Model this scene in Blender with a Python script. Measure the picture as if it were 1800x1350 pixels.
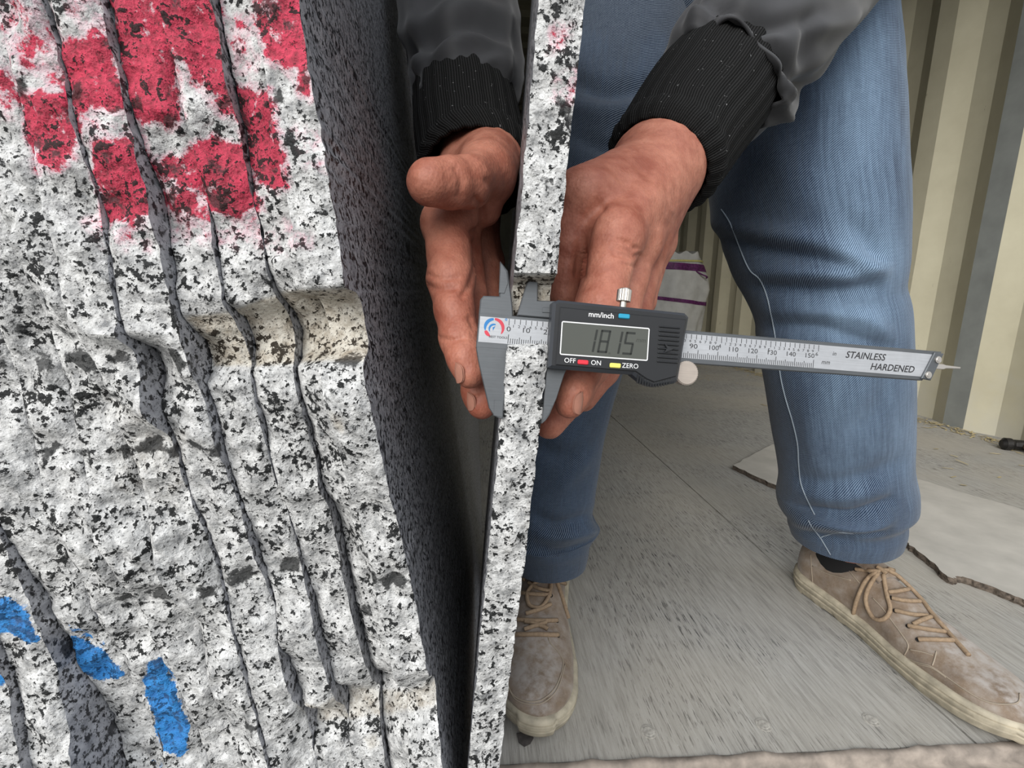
import bpy, bmesh, math, random
import numpy as np
from mathutils import Vector, Matrix, noise
from mathutils.bvhtree import BVHTree
from math import sin, cos, tan, pi, radians, atan2, sqrt, hypot

for o in list(bpy.data.objects): bpy.data.objects.remove(o)
scene = bpy.context.scene
col = scene.collection
random.seed(7); rng = np.random.default_rng(7)

# ------------------------------------------------------------------ camera
W, H = 1800, 1350
FPX = 820.0; CX, CY = 900.0, 675.0
YAW, PITCH, ROLL = radians(4.6), radians(10.9), radians(0.7)
CAMP = np.array([0.0, 0.0, 0.5])
_r = np.array([cos(YAW), -sin(YAW), 0.0]); _fh = np.array([sin(YAW), cos(YAW), 0.0])
_f = _fh*cos(PITCH) + np.array([0, 0, -sin(PITCH)])
_d = np.cross(_f, _r)
_c, _s = cos(ROLL), sin(ROLL)
RIGHT = _c*_r - _s*_d; DOWN = _c*_d + _s*_r; FWD = _f
CM = np.stack([RIGHT, DOWN, FWD], 1)
cam_d = bpy.data.cameras.new('camera'); cam = bpy.data.objects.new('camera', cam_d); col.objects.link(cam)
cam_d.sensor_fit = 'HORIZONTAL'; cam_d.sensor_width = 36.0; cam_d.lens = 36.0*FPX/W; cam_d.clip_start = 0.01
mw = Matrix.Identity(4)
for i in range(3):
    mw[i][0] = RIGHT[i]; mw[i][1] = -DOWN[i]; mw[i][2] = -FWD[i]; mw[i][3] = CAMP[i]
cam.matrix_world = mw
scene.camera = cam

# ------------------------------------------------------------------ light
vs = scene.view_settings
vs.view_transform = 'Standard'; vs.look = 'None'; vs.gamma = 1.0; vs.use_curve_mapping = False
vs.exposure = 0.45
world = bpy.data.worlds.new('sky'); scene.world = world; world.use_nodes = True
wn = world.node_tree; wn.nodes.clear()
_o = wn.nodes.new('ShaderNodeOutputWorld'); _b = wn.nodes.new('ShaderNodeBackground')
_tc = wn.nodes.new('ShaderNodeTexCoord'); _sx = wn.nodes.new('ShaderNodeSeparateXYZ'); _rp = wn.nodes.new('ShaderNodeValToRGB')
_mr = wn.nodes.new('ShaderNodeMapRange')
_mr.inputs['From Min'].default_value = -1; _mr.inputs['From Max'].default_value = 1
wn.links.new(_tc.outputs['Generated'], _sx.inputs[0]); wn.links.new(_sx.outputs['Z'], _mr.inputs['Value'])
wn.links.new(_mr.outputs[0], _rp.inputs[0]); wn.links.new(_rp.outputs[0], _b.inputs[0]); wn.links.new(_b.outputs[0], _o.inputs[0])
cr = _rp.color_ramp
cr.elements[0].position = 0.0; cr.elements[0].color = (0.16, 0.16, 0.155, 1)
cr.elements[1].position = 1.0; cr.elements[1].color = (1.15, 1.22, 1.32, 1)
e = cr.elements.new(0.49); e.color = (0.22, 0.22, 0.215, 1)
e = cr.elements.new(0.54); e.color = (0.62, 0.63, 0.64, 1)
e = cr.elements.new(0.70); e.color = (1.05, 1.08, 1.12, 1)
_b.inputs['Strength'].default_value = 0.85
sun_d = bpy.data.lights.new('sun', 'SUN'); sun = bpy.data.objects.new('sun', sun_d); col.objects.link(sun)
sun_d.energy = 1.9; sun_d.angle = radians(40); sun_d.color = (1.0, 0.97, 0.92)
sun.rotation_euler = Vector((0.42, 0.80, -0.50)).to_track_quat('-Z', 'Y').to_euler()   # light travels this way

# ------------------------------------------------------------------ helpers
def ray(px, py): return CM @ np.array([(px-CX)/FPX, (py-CY)/FPX, 1.0])
def P(px, py, z): return CAMP + ray(px, py)*z
def hit(px, py, p0, n):
    d = ray(px, py); t = np.dot(np.asarray(p0)-CAMP, n)/np.dot(d, n); return CAMP + d*t
def onfloor(px, py, z=0.0): return hit(px, py, np.array([0, 0, z]), np.array([0, 0, 1.0]))
def project(V):
    c = (np.asarray(V)-CAMP) @ CM
    return CX+FPX*c[..., 0]/c[..., 2], CY+FPX*c[..., 1]/c[..., 2]
def smooth01(x, a, b):
    t = np.clip((x-a)/(b-a), 0, 1); return t*t*(3-2*t)

def tag(o, label=None, cat=None, group=None, kind=None):
    if label: o['label'] = label
    if cat: o['category'] = cat
    if group: o['group'] = group
    if kind: o['kind'] = kind
    return o
def empty(name, loc, label=None, cat=None, group=None):
    o = bpy.data.objects.new(name, None); col.objects.link(o); o.location = loc; o.empty_display_size = 0.02
    return tag(o, label, cat, group)
def rootloc(parent):
    p = Vector((0, 0, 0)); q = parent
    while q is not None: p = p + Vector(q.location); q = q.parent
    return p
def mesh_obj(name, verts, faces, mats, parent=None, smooth=True, origin=None, local=False, fmat=None, attrs=None, uv=None):
    """verts in world coordinates unless local; children keep their parent's frame"""
    V = np.asarray(verts, float)
    o_loc = Vector((0, 0, 0))
    if not local:
        if parent is not None: V = V - np.array(rootloc(parent))
        elif origin is not None: V = V - np.array(origin); o_loc = Vector(origin)
    me = bpy.data.meshes.new(name)
    me.from_pydata(V.tolist(), [], [list(map(int, f)) for f in faces])
    if not isinstance(mats, (list, tuple)): mats = [mats]
    for m in mats: me.materials.append(m)
    if fmat is not None: me.polygons.foreach_set('material_index', np.asarray(fmat, np.int32))
    me.polygons.foreach_set('use_smooth', [bool(smooth)]*len(me.polygons))
    if attrs:
        for an, av in attrs.items():
            av = np.asarray(av, float)
            if av.ndim == 1: a = me.attributes.new(an, 'FLOAT', 'POINT'); a.data.foreach_set('value', av)
            else: a = me.attributes.new(an, 'FLOAT_COLOR', 'POINT'); a.data.foreach_set('color', av.ravel())
    if uv is not None:
        ul = me.uv_layers.new(name='UVMap')
        li = np.zeros(len(me.loops), np.int32); me.loops.foreach_get('vertex_index', li)
        ul.data.foreach_set('uv', np.asarray(uv, float)[li].ravel())
    me.update()
    ob = bpy.data.objects.new(name, me); col.objects.link(ob)
    ob.location = o_loc
    if parent is not None: ob.parent = parent
    return ob
class MB:
    """collects shapes into one mesh"""
    def __init__(s): s.v = []; s.f = []; s.m = []
    def add(s, v, f, m=0):
        b = len(s.v); s.v += [tuple(map(float, q)) for q in v]; s.f += [[i+b for i in q] for q in f]; s.m += [m]*len(f)
    def box(s, a, b, m=0):
        (x0, y0, z0), (x1, y1, z1) = a, b
        s.add([(x0,y0,z0),(x1,y0,z0),(x1,y1,z0),(x0,y1,z0),(x0,y0,z1),(x1,y0,z1),(x1,y1,z1),(x0,y1,z1)],
              [(0,3,2,1),(4,5,6,7),(0,1,5,4),(1,2,6,5),(2,3,7,6),(3,0,4,7)], m)
    def prism(s, poly, z0, z1, m=0, bev=0.0, mtop=None):
        """poly counter-clockwise in xy, extruded along z, front (z1) edge bevelled"""
        n = len(poly); v = [(x, y, z0) for x, y in poly]
        if bev > 0:
            ins = inset(poly, bev)
            v += [(x, y, z1-bev) for x, y in poly] + [(x, y, z1) for x, y in ins]; L = 3
        else: v += [(x, y, z1) for x, y in poly]; L = 2
        f = [tuple(range(n-1, -1, -1))]
        for l in range(L-1):
            for i in range(n): j = (i+1) % n; f.append((l*n+i, l*n+j, (l+1)*n+j, (l+1)*n+i))
        s.add(v, f, m); s.add(v[(L-1)*n:], [tuple(range(n))], m if mtop is None else mtop)
    def cyl(s, a, b, r, n=20, m=0, r2=None, rag=0.0):
        a = np.array(a, float); b = np.array(b, float); ax = b-a; ax /= np.linalg.norm(ax)
        u = np.cross(ax, [0.3, 0.9, 0.1] if abs(ax[1]) < .9 else [1., 0, 0]); u /= np.linalg.norm(u); w = np.cross(ax, u)
        r2 = r if r2 is None else r2
        v = []
        for c, rr in ((a, r), (b, r2)):
            for i in range(n):
                q = 2*pi*i/n; k = rr*(1 - (rag if i % 2 else 0)); v.append(c+u*k*cos(q)+w*k*sin(q))
        f = [(i, (i+1) % n, n+(i+1) % n, n+i) for i in range(n)] + [tuple(range(n-1, -1, -1)), tuple(range(n, 2*n))]
        s.add(v, f, m)
    def tube(s, pts, r, n=8, m=0, closed=False):
        pts = [np.array(p, float) for p in pts]; k = len(pts)
        rs = r if hasattr(r, '__len__') else [r]*k
        prev = None; v = []
        for i in range(k):
            t = pts[(i+1) % k]-pts[i-1] if closed else pts[min(i+1, k-1)]-pts[max(i-1, 0)]
            t = t/(np.linalg.norm(t)+1e-12)
            if prev is None:
                u = np.cross(t, [0, 0, 1.]);
                if np.linalg.norm(u) < 1e-3: u = np.cross(t, [1., 0, 0])
            else: u = prev - t*np.dot(prev, t)
            u = u/(np.linalg.norm(u)+1e-12); prev = u; w = np.cross(t, u)
            for j in range(n): q = 2*pi*j/n; v.append(pts[i]+rs[i]*(u*cos(q)+w*sin(q)))
        f = []
        for i in range(k if closed else k-1):
            for j in range(n):
                a = i*n+j; b = i*n+(j+1) % n; c = ((i+1) % k)*n; f.append((a, b, c+(j+1) % n, c+j))
        if not closed: f += [tuple(range(n-1, -1, -1)), tuple(range((k-1)*n, k*n))]
        s.add(v, f, m)
    def build(s, name, mats, parent=None, smooth=False, **kw):
        return mesh_obj(name, s.v, s.f, mats, parent, smooth, fmat=s.m, **kw)
def inset(poly, d):
    n = len(poly); out = []
    for i in range(n):
        p0, p1, p2 = [np.array(poly[j % n], float) for j in (i-1, i, i+1)]
        e1 = p1-p0; e2 = p2-p1; e1 /= np.linalg.norm(e1)+1e-12; e2 /= np.linalg.norm(e2)+1e-12
        n1 = np.array([-e1[1], e1[0]]); n2 = np.array([-e2[1], e2[0]])
        b = n1+n2; b /= np.linalg.norm(b)+1e-12
        out.append(tuple(p1 + b*d/max(0.5, np.dot(b, n1))))
    return out
def rrect(x0, y0, x1, y1, r, n=4):
    out = []
    for cx, cy, a in ((x1-r, y0+r, -90), (x1-r, y1-r, 0), (x0+r, y1-r, 90), (x0+r, y0+r, 180)):
        for i in range(n+1): q = radians(a+90*i/n); out.append((cx+r*cos(q), cy+r*sin(q)))
    return out
def catmull(pts, m=8):
    pts = [np.array(p, float) for p in pts]; out = []
    for i in range(len(pts)-1):
        p0 = pts[max(i-1, 0)]; p1 = pts[i]; p2 = pts[i+1]; p3 = pts[min(i+2, len(pts)-1)]
        for k in range(m):
            t = k/m; out.append(.5*((2*p1)+(-p0+p2)*t+(2*p0-5*p1+4*p2-p3)*t*t+(-p0+3*p1-3*p2+p3)*t**3))
    out.append(pts[-1]); return out
_lat = rng.random((64, 64, 64)).astype(np.float32)*2-1
def vnoise(P3, scale, oct=1, rough=.5):
    """vectorised value noise in [-1,1]"""
    P3 = np.asarray(P3, float); out = np.zeros(P3.shape[:-1]); amp = 1.; tot = 0.
    for o in range(oct):
        q = P3*scale*(2**o) + 17.3*o; i = np.floor(q).astype(int); f = q-i; f = f*f*(3-2*f)
        r = 0
        for dx in (0, 1):
            for dy in (0, 1):
                for dz in (0, 1):
                    w = (f[..., 0] if dx else 1-f[..., 0])*(f[..., 1] if dy else 1-f[..., 1])*(f[..., 2] if dz else 1-f[..., 2])
                    r = r + w*_lat[(i[..., 0]+dx) % 64, (i[..., 1]+dy) % 64, (i[..., 2]+dz) % 64]
        out += r*amp; tot += amp; amp *= rough
    return out/tot
def polydist(px, py, poly):
    """signed distance in pixels, positive inside"""
    poly = np.array(poly, float); d = np.full(px.shape, 1e9); ins = np.zeros(px.shape, bool)
    for i in range(len(poly)):
        a = poly[i-1]; b = poly[i]; e_ = b-a
        t = np.clip(((px-a[0])*e_[0]+(py-a[1])*e_[1])/(e_@e_+1e-9), 0, 1)
        d = np.minimum(d, np.hypot(px-a[0]-t*e_[0], py-a[1]-t*e_[1]))
        c = ((a[1] > py) != (b[1] > py)) & (px < (b[0]-a[0])*(py-a[1])/(b[1]-a[1]+1e-12)+a[0]); ins ^= c
    return np.where(ins, d, -d)
def grid_faces(nu, nv, wrap=False, base=0):
    f = []
    for j in range(nv-1):
        for i in range(nu if wrap else nu-1):
            i2 = (i+1) % nu
            f.append((base+j*nu+i, base+j*nu+i2, base+(j+1)*nu+i2, base+(j+1)*nu+i))
    return f

# surface nets over a signed distance grid
def surface_nets(fun, lo, hi, h, smooth_it=2):
    lo = np.array(lo); hi = np.array(hi); n = np.ceil((hi-lo)/h).astype(int)+1
    ax = [lo[i]+h*np.arange(n[i]) for i in range(3)]
    X, Y, Z = np.meshgrid(*ax, indexing='ij')
    D = fun(X.astype(np.float32), Y.astype(np.float32), Z.astype(np.float32))
    S = D < 0
    c = tuple(k-1 for k in n); pos = np.zeros(c+(3,), np.float32); cnt = np.zeros(c, np.float32)
    offs = [(0,0,0),(1,0,0),(0,1,0),(1,1,0),(0,0,1),(1,0,1),(0,1,1),(1,1,1)]
    def sl(A, o): return A[o[0]:o[0]+c[0], o[1]:o[1]+c[1], o[2]:o[2]+c[2]]
    for a in offs:
        for k in range(3):
            if a[k]: continue
            b = list(a); b[k] = 1
            da = sl(D, a); db = sl(D, b); m = (da < 0) != (db < 0)
            t = np.where(m, da/(da-db+1e-20), 0)
            for q in range(3): pos[..., q] += np.where(m, a[q]+(t if q == k else 0), 0)
            cnt += m
    act = cnt > 0; ids = np.full(c, -1); ids[act] = np.arange(act.sum())
    I = np.argwhere(act); V = (I + pos[act]/cnt[act][:, None])*h + lo
    F = []
    for k in range(3):
        a = [slice(None)]*3; b = [slice(None)]*3; a[k] = slice(0, -1); b[k] = slice(1, None)
        sa = S[tuple(a)]; sb = S[tuple(b)]; E = np.argwhere(sa != sb)
        u, w = (k+1) % 3, (k+2) % 3
        E = E[(E[:, u] > 0) & (E[:, w] > 0) & (E[:, u] < n[u]-1) & (E[:, w] < n[w]-1)]
        q = []
        for du, dw in ((-1, -1), (0, -1), (0, 0), (-1, 0)):
            J = E.copy(); J[:, u] += du; J[:, w] += dw; q.append(ids[J[:, 0], J[:, 1], J[:, 2]])
        q = np.stack(q, 1); fl = sb[E[:, 0], E[:, 1], E[:, 2]]
        q[fl] = q[fl][:, ::-1]; F.append(q)
    F = np.concatenate(F)
    for _ in range(smooth_it):
        acc = np.zeros_like(V); ct = np.zeros(len(V))
        for i in range(4):
            p, q = F[:, i], F[:, (i+1) % 4]
            np.add.at(acc, p, V[q]); np.add.at(ct, p, 1); np.add.at(acc, q, V[p]); np.add.at(ct, q, 1)
        V = V*.45 + .55*acc/np.maximum(ct, 1)[:, None]
    return V, F
def cap(X, Y, Z, a, b, ra, rb):
    a = np.array(a, np.float32); b = np.array(b, np.float32); e_ = b-a; L = float(e_@e_)+1e-12
    px, py, pz = X-a[0], Y-a[1], Z-a[2]
    t = np.clip((px*e_[0]+py*e_[1]+pz*e_[2])/L, 0, 1)
    return np.sqrt((px-t*e_[0])**2+(py-t*e_[1])**2+(pz-t*e_[2])**2)-(ra+(rb-ra)*t)
def smin(a, b, k):
    h = np.clip(.5+.5*(b-a)/k, 0, 1); return b+(a-b)*h - k*h*(1-h)
def chain(X, Y, Z, pts, k=.004):
    d = None
    for (a, ra), (b, rb) in zip(pts[:-1], pts[1:]):
        c = cap(X, Y, Z, a, b, ra, rb); d = c if d is None else smin(d, c, k)
    return d
# ------------------------------------------------------------------ materials
class NT:
    def __init__(s, name):
        s.m = bpy.data.materials.new(name); s.m.use_nodes = True; s.t = s.m.node_tree; s.t.nodes.clear()
        s.out = s.t.nodes.new('ShaderNodeOutputMaterial'); s.bsdf = s.t.nodes.new('ShaderNodeBsdfPrincipled')
        s.t.links.new(s.bsdf.outputs[0], s.out.inputs[0])
    def put(s, sock, v):
        if hasattr(v, 'is_output') or isinstance(v, bpy.types.NodeSocket): s.t.links.new(v, sock)
        elif v is not None:
            if sock.type == 'RGBA' and len(v) == 3: v = (*v, 1)
            sock.default_value = v
    def set(s, **k):
        for a, v in k.items(): s.put(s.bsdf.inputs[a.replace('_', ' ')], v)
        return s
    def n(s, typ, **p):
        q = s.t.nodes.new('ShaderNode'+typ)
        for a, v in p.items(): setattr(q, a, v)
        return q
    def obj(s): return s.n('TexCoord').outputs['Object']
    def uv(s): return s.n('TexCoord').outputs['UV']
    def attr(s, nm, o='Fac'):
        q = s.n('Attribute'); q.attribute_name = nm; return q.outputs[o]
    def mapp(s, v, scale=(1, 1, 1), rot=(0, 0, 0), loc=(0, 0, 0)):
        q = s.n('Mapping'); s.put(q.inputs[0], v); q.inputs['Scale'].default_value = scale; q.inputs['Rotation'].default_value = rot
        q.inputs['Location'].default_value = loc; return q.outputs[0]
    def noise(s, v, scale, detail=3, rough=.55, dist=0, o=0):
        q = s.n('TexNoise'); s.put(q.inputs['Vector'], v); q.inputs['Scale'].default_value = scale
        q.inputs['Detail'].default_value = detail; q.inputs['Roughness'].default_value = rough; q.inputs['Distortion'].default_value = dist
        return q.outputs[o]
    def vor(s, v, scale, feat='F1', o=0):
        q = s.n('TexVoronoi'); q.feature = feat; s.put(q.inputs['Vector'], v); q.inputs['Scale'].default_value = scale; return q.outputs[o]
    def wave(s, v, scale, dist=0, dscale=1, prof='SIN', dirn='X', detail=1):
        q = s.n('TexWave'); q.wave_profile = prof; q.bands_direction = dirn; s.put(q.inputs['Vector'], v)
        q.inputs['Scale'].default_value = scale; q.inputs['Distortion'].default_value = dist; q.inputs['Detail Scale'].default_value = dscale
        q.inputs['Detail'].default_value = detail
        return q.outputs[1]
    def math(s, op, a, b=None, c=None, clamp=False):
        q = s.n('Math'); q.operation = op; q.use_clamp = clamp; s.put(q.inputs[0], a)
        if b is not None: s.put(q.inputs[1], b)
        if c is not None: s.put(q.inputs[2], c)
        return q.outputs[0]
    def step(s, v, a, b):
        q = s.n('MapRange'); q.interpolation_type = 'SMOOTHSTEP'; s.put(q.inputs[0], v)
        q.inputs[1].default_value = a; q.inputs[2].default_value = b; return q.outputs[0]
    def ramp(s, v, *st):
        q = s.n('ValToRGB'); s.put(q.inputs[0], v); r = q.color_ramp
        for i, (p, c) in enumerate(st):
            e_ = r.elements[i] if i < 2 else r.elements.new(p)
            e_.position = p; e_.color = (*c, 1)
        return q.outputs[0]
    def mix(s, f, a, b, mode='MIX'):
        q = s.n('Mix'); q.data_type = 'RGBA'; q.blend_type = mode; s.put(q.inputs[0], f); s.put(q.inputs[6], a); s.put(q.inputs[7], b); return q.outputs[2]
    def bump(s, h, strength=.5, dist=.001, normal=None):
        q = s.n('Bump'); q.inputs['Strength'].default_value = strength; q.inputs['Distance'].default_value = dist; s.put(q.inputs['Height'], h)
        if normal is not None: s.put(q.inputs['Normal'], normal)
        return q.outputs[0]
def plain(name, c, rough=.5, metal=0., var=.08, vscale=40, bump=0., bscale=300, **k):
    t = NT(name); o = t.obj(); n = t.noise(o, vscale, 4)
    lo = tuple(x*(1-var*2) for x in c); hi = tuple(min(1, x*(1+var)) for x in c)
    t.set(Base_Color=t.ramp(n, (.3, lo), (.7, hi)), Roughness=rough, Metallic=metal, **k)
    if bump: t.set(Normal=t.bump(t.noise(o, bscale, 3), bump, .0006))
    return t.m

def granite(name, polished):
    t = NT(name); o = t.obj()
    big = t.noise(o, 66, 3, .5); n1 = t.noise(o, 330, 4, .66, .15); n2 = t.noise(o, 760, 3, .6); blot = t.noise(t.mapp(o, loc=(3, 1, 2)), 46, 2, .4)
    m1 = t.step(t.math('ADD', n1, t.math('MULTIPLY', t.math('SUBTRACT', big, .5), .46)), .558, .594)
    m2 = t.math('MULTIPLY', t.step(n2, .585, .65), .75)
    m3 = t.math('MULTIPLY', t.step(t.math('ADD', blot, t.math('MULTIPLY', t.math('SUBTRACT', n1, .5), .22)), .685, .72), .9)
    blk = t.math('MAXIMUM', t.math('MAXIMUM', m1, m2), m3)
    fel = t.noise(t.mapp(o, loc=(5, 0, 0)), 150, 5, .7)
    base = t.ramp(fel, (.30, (.20, .205, .21)), (.45, (.45, .45, .445)), (.62, (.74, .74, .73)))
    dark = t.ramp(n2, (.35, (.006, .007, .007)), (.75, (.036, .037, .038)))
    if polished:
        blk = t.math('MAXIMUM', blk, t.step(n1, .50, .58)); base = t.ramp(fel, (.30, (.20, .205, .225)), (.65, (.46, .465, .49)))
        dark = t.ramp(n2, (.35, (.01, .01, .011)), (.7, (.045, .045, .05)))
        t.set(Base_Color=t.mix(blk, base, dark), Roughness=.42, Specular_IOR_Level=.35)
        t.set(Normal=t.bump(t.noise(o, 400, 2), .1, .0003))
        return t.m
    c = t.mix(blk, base, dark)
    q = t.n('Attribute'); q.attribute_name = 'paint'; sp = t.n('SeparateColor'); t.put(sp.inputs[0], q.outputs['Color'])
    wob = t.math('MULTIPLY', t.math('SUBTRACT', t.noise(o, 140, 5, .7), .5), 3.0)
    def fac(ch, a, b): return t.step(t.math('ADD', sp.outputs[ch], t.math('MULTIPLY', wob, t.step(sp.outputs[ch], 0, .25))), a, b)
    tan_ = t.step(t.math('ADD', sp.outputs['Blue'], t.math('MULTIPLY', wob, .25)), .12, .9)
    c = t.mix(t.math('MULTIPLY', tan_, .60), c, t.mix(blk, t.ramp(fel, (.3, (.40, .31, .20)), (.6, (.66, .60, .48))), (.05, .035, .02)))
    pblk = t.math('MAXIMUM', blk, t.math('MULTIPLY', t.step(t.noise(t.mapp(o, loc=(1, 4, 2)), 95, 4, .65), .54, .62), .85))
    red = t.mix(pblk, t.ramp(n1, (.35, (.27, .008, .028)), (.62, (.66, .032, .088))), (.030, .010, .011))
    pink = t.math('MULTIPLY', fac('Red', .02, .5), .42)
    c = t.mix(pink, c, t.mix(blk, (.86, .45, .55), (.10, .03, .04)))
    c = t.mix(t.math('MULTIPLY', fac('Red', .42, .72), .95), c, red)
    blue = t.mix(t.math('MULTIPLY', pblk, .8), t.ramp(n1, (.35, (.005, .15, .46)), (.62, (.02, .27, .68))), (.005, .015, .05))
    c = t.mix(t.math('MULTIPLY', fac('Green', .38, .66), .95), c, blue)
    t.set(Base_Color=c, Roughness=.75, Specular_IOR_Level=.35)
    hgt = t.math('ADD', t.math('MULTIPLY', n1, .6), t.math('ADD', t.math('MULTIPLY', t.noise(o, 330, 4, .6), .7), t.noise(o, 120, 2)))
    t.set(Normal=t.bump(hgt, .75, .0022))
    return t.m
M_ROUGH = granite('granite_split_face', False)
M_POL = granite('granite_polished', True)

def skin(name, a, b):
    t = NT(name); o = t.obj()
    n = t.noise(o, 38, 3, .5); f = t.noise(o, 900, 3, .6); cell = t.vor(t.mapp(o, (1, 1, .6)), 620)
    n2 = t.noise(t.mapp(o, loc=(2, 0, 0)), 120, 5, .65)
    c = t.ramp(t.math('ADD', t.math('MULTIPLY', n, .6), t.math('MULTIPLY', n2, .4)), (.36, a), (.64, b))
    c = t.mix(t.math('MULTIPLY', t.step(f, .4, .75), .25), c, tuple(x*.72 for x in a))
    t.set(Base_Color=c, Roughness=.52, Specular_IOR_Level=.4)
    t.set(Subsurface_Weight=.12, Subsurface_Radius=(.006, .002, .001), Subsurface_Scale=.4)
    h = t.math('ADD', t.math('MULTIPLY', cell, .7), t.math('ADD', t.math('MULTIPLY', f, .4), t.math('MULTIPLY', n2, 1.4)))
    t.set(Normal=t.bump(h, .35, .0008))
    return t.m
M_SKIN = skin('skin', (.33, .100, .062), (.585, .245, .165))
M_NAIL = plain('fingernail', (.46, .215, .155), .32, var=.06, vscale=200)

def denim():
    t = NT('blue_denim'); u = t.uv()
    tw = t.wave(t.mapp(u, (1, 1, 1), (0, 0, radians(58))), 165, .6, 3)
    warp = t.noise(t.mapp(u, (700, 60, 1)), 1.0, 2); weft = t.noise(t.mapp(u, (60, 700, 1)), 1.0, 2)
    wear_shade = t.attr('wear_shade')
    big = t.math('ADD', t.math('MULTIPLY', t.noise(t.mapp(u, (1, .5, 1)), 13, 4, .6), .6), t.math('MULTIPLY', t.noise(t.mapp(u, (240, 11, 1)), 1.0, 3, .6), .4))
    w = t.math('ADD', wear_shade, t.math('MULTIPLY', t.math('SUBTRACT', big, .5), 1.35))
    base = t.ramp(w, (.10, (.003, .008, .019)), (.48, (.017, .042, .090)), (1.0, (.20, .31, .45)))
    th = t.math('ADD', t.math('MULTIPLY', tw, .55), t.math('MULTIPLY', t.math('ADD', warp, weft), .3))
    c = t.mix(t.step(th, .42, .78), t.mix(.62, base, (.010, .018, .040)), t.mix(.22, base, (.50, .60, .72)))
    t.set(Base_Color=c, Roughness=.9, Specular_IOR_Level=.15, Sheen_Weight=.15)
    t.set(Normal=t.bump(t.math('ADD', tw, t.math('MULTIPLY', warp, .5)), .25, .0006))
    return t.m
M_DENIM = denim()
def knit():
    t = NT('black_rib_knit'); u = t.uv()
    r = t.wave(u, 165, .5, 2); v = t.wave(u, 260, 1, 2, dirn='Y'); f = t.noise(t.obj(), 1500, 2)
    c = t.ramp(t.math('ADD', t.math('MULTIPLY', r, .6), t.math('MULTIPLY', f, .4)), (.2, (.006, .006, .006)), (.8, (.028, .028, .028)))
    c = t.mix(t.step(t.noise(t.obj(), 420, 1), .74, .78), c, (.25, .25, .25))
    t.set(Base_Color=c, Roughness=.95, Specular_IOR_Level=.1, Normal=t.bump(t.math('ADD', r, t.math('MULTIPLY', v, .3)), .5, .0010))
    return t.m
M_KNIT = knit()
def jacket():
    t = NT('grey_jacket_cloth'); o = t.obj()
    c = t.ramp(t.noise(o, 30, 3), (.3, (.036, .037, .040)), (.7, (.052, .052, .056)))
    t.set(Base_Color=c, Roughness=.62, Specular_IOR_Level=.3, Sheen_Weight=.2, Normal=t.bump(t.noise(o, 1400, 2), .08, .0005))
    return t.m
M_JACKET = jacket()
def suede():
    t = NT('taupe_suede'); o = t.obj()
    n = t.noise(o, 26, 5, .65); f = t.noise(o, 600, 3, .6)
    c = t.ramp(n, (.30, (.145, .098, .062)), (.52, (.235, .175, .125)), (.70, (.36, .315, .27)))
    c = t.mix(t.math('MULTIPLY', t.attr('dust'), t.step(t.noise(o, 70, 4, .6), .3, .7)), c, (.40, .365, .335))
    c = t.mix(t.math('MULTIPLY', t.step(f, .55, .75), .3), c, (.44, .37, .30))
    t.set(Base_Color=c, Roughness=.95, Specular_IOR_Level=.1, Sheen_Weight=.25, Normal=t.bump(f, .3, .0008))
    return t.m
M_SUEDE = suede()
M_SOLE = plain('cream_rubber_sole', (.46, .41, .31), .7, var=.18, vscale=60, bump=.25, bscale=260)
M_LACE = plain('tan_lace', (.33, .235, .15), .85, var=.12, vscale=300, bump=.6, bscale=1400)
M_STITCH = plain('pale_thread', (.36, .30, .23), .8)
M_JSTITCH = plain('seam_thread', (.28, .33, .38), .8)
M_SOCK = plain('black_sock', (.012, .012, .013), .95)

def steel(name, c, rough, aniso_dir=(1, 30, 1), metal=1.):
    t = NT(name); o = t.obj()
    br = t.noise(t.mapp(o, tuple(a*60 for a in aniso_dir)), 1, 3); sm = t.noise(o, 90, 4, .6)
    t.set(Base_Color=t.ramp(t.math('ADD', t.math('MULTIPLY', br, .5), t.math('MULTIPLY', sm, .5)), (.3, tuple(x*.75 for x in c)), (.7, c)), Metallic=metal)
    t.set(Roughness=t.math('ADD', rough, t.math('MULTIPLY', sm, .15)))
    return t.m
M_STEEL = steel('grey_steel', (.15, .16, .17), .45, metal=.6)
M_LABEL = steel('satin_scale_plate', (.52, .535, .56), .45, metal=.35)
M_BRIGHT = steel('bright_metal', (.75, .70, .64), .3)
M_DISC = steel('brushed_thumb_wheel', (.62, .54, .47), .4, metal=.6)
M_BLACK = plain('black_plastic', (.016, .017, .019), .38, var=.1, bump=.05)
M_RIM = plain('slate_plastic', (.038, .042, .050), .42, var=.06)
M_LCD = plain('grey_display', (.080, .085, .073), .25, var=.05, vscale=20)
M_SEG = plain('display_segments', (.018, .020, .017), .4)
M_SEGF = plain('faint_segments', (.052, .055, .047), .4)
M_WHITE = plain('white_print', (.82, .82, .82), .5, var=.02)
M_INK = plain('black_print', (.02, .02, .022), .5)
M_LBLUE = plain('blue_print', (.02, .19, .48), .5); M_LRED = plain('red_print', (.62, .05, .08), .5)
M_BBLUE = plain('blue_button', (.02, .33, .52), .4); M_BRED = plain('red_button', (.70, .03, .05), .4); M_BYEL = plain('yellow_button', (.85, .78, .16), .4)

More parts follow.
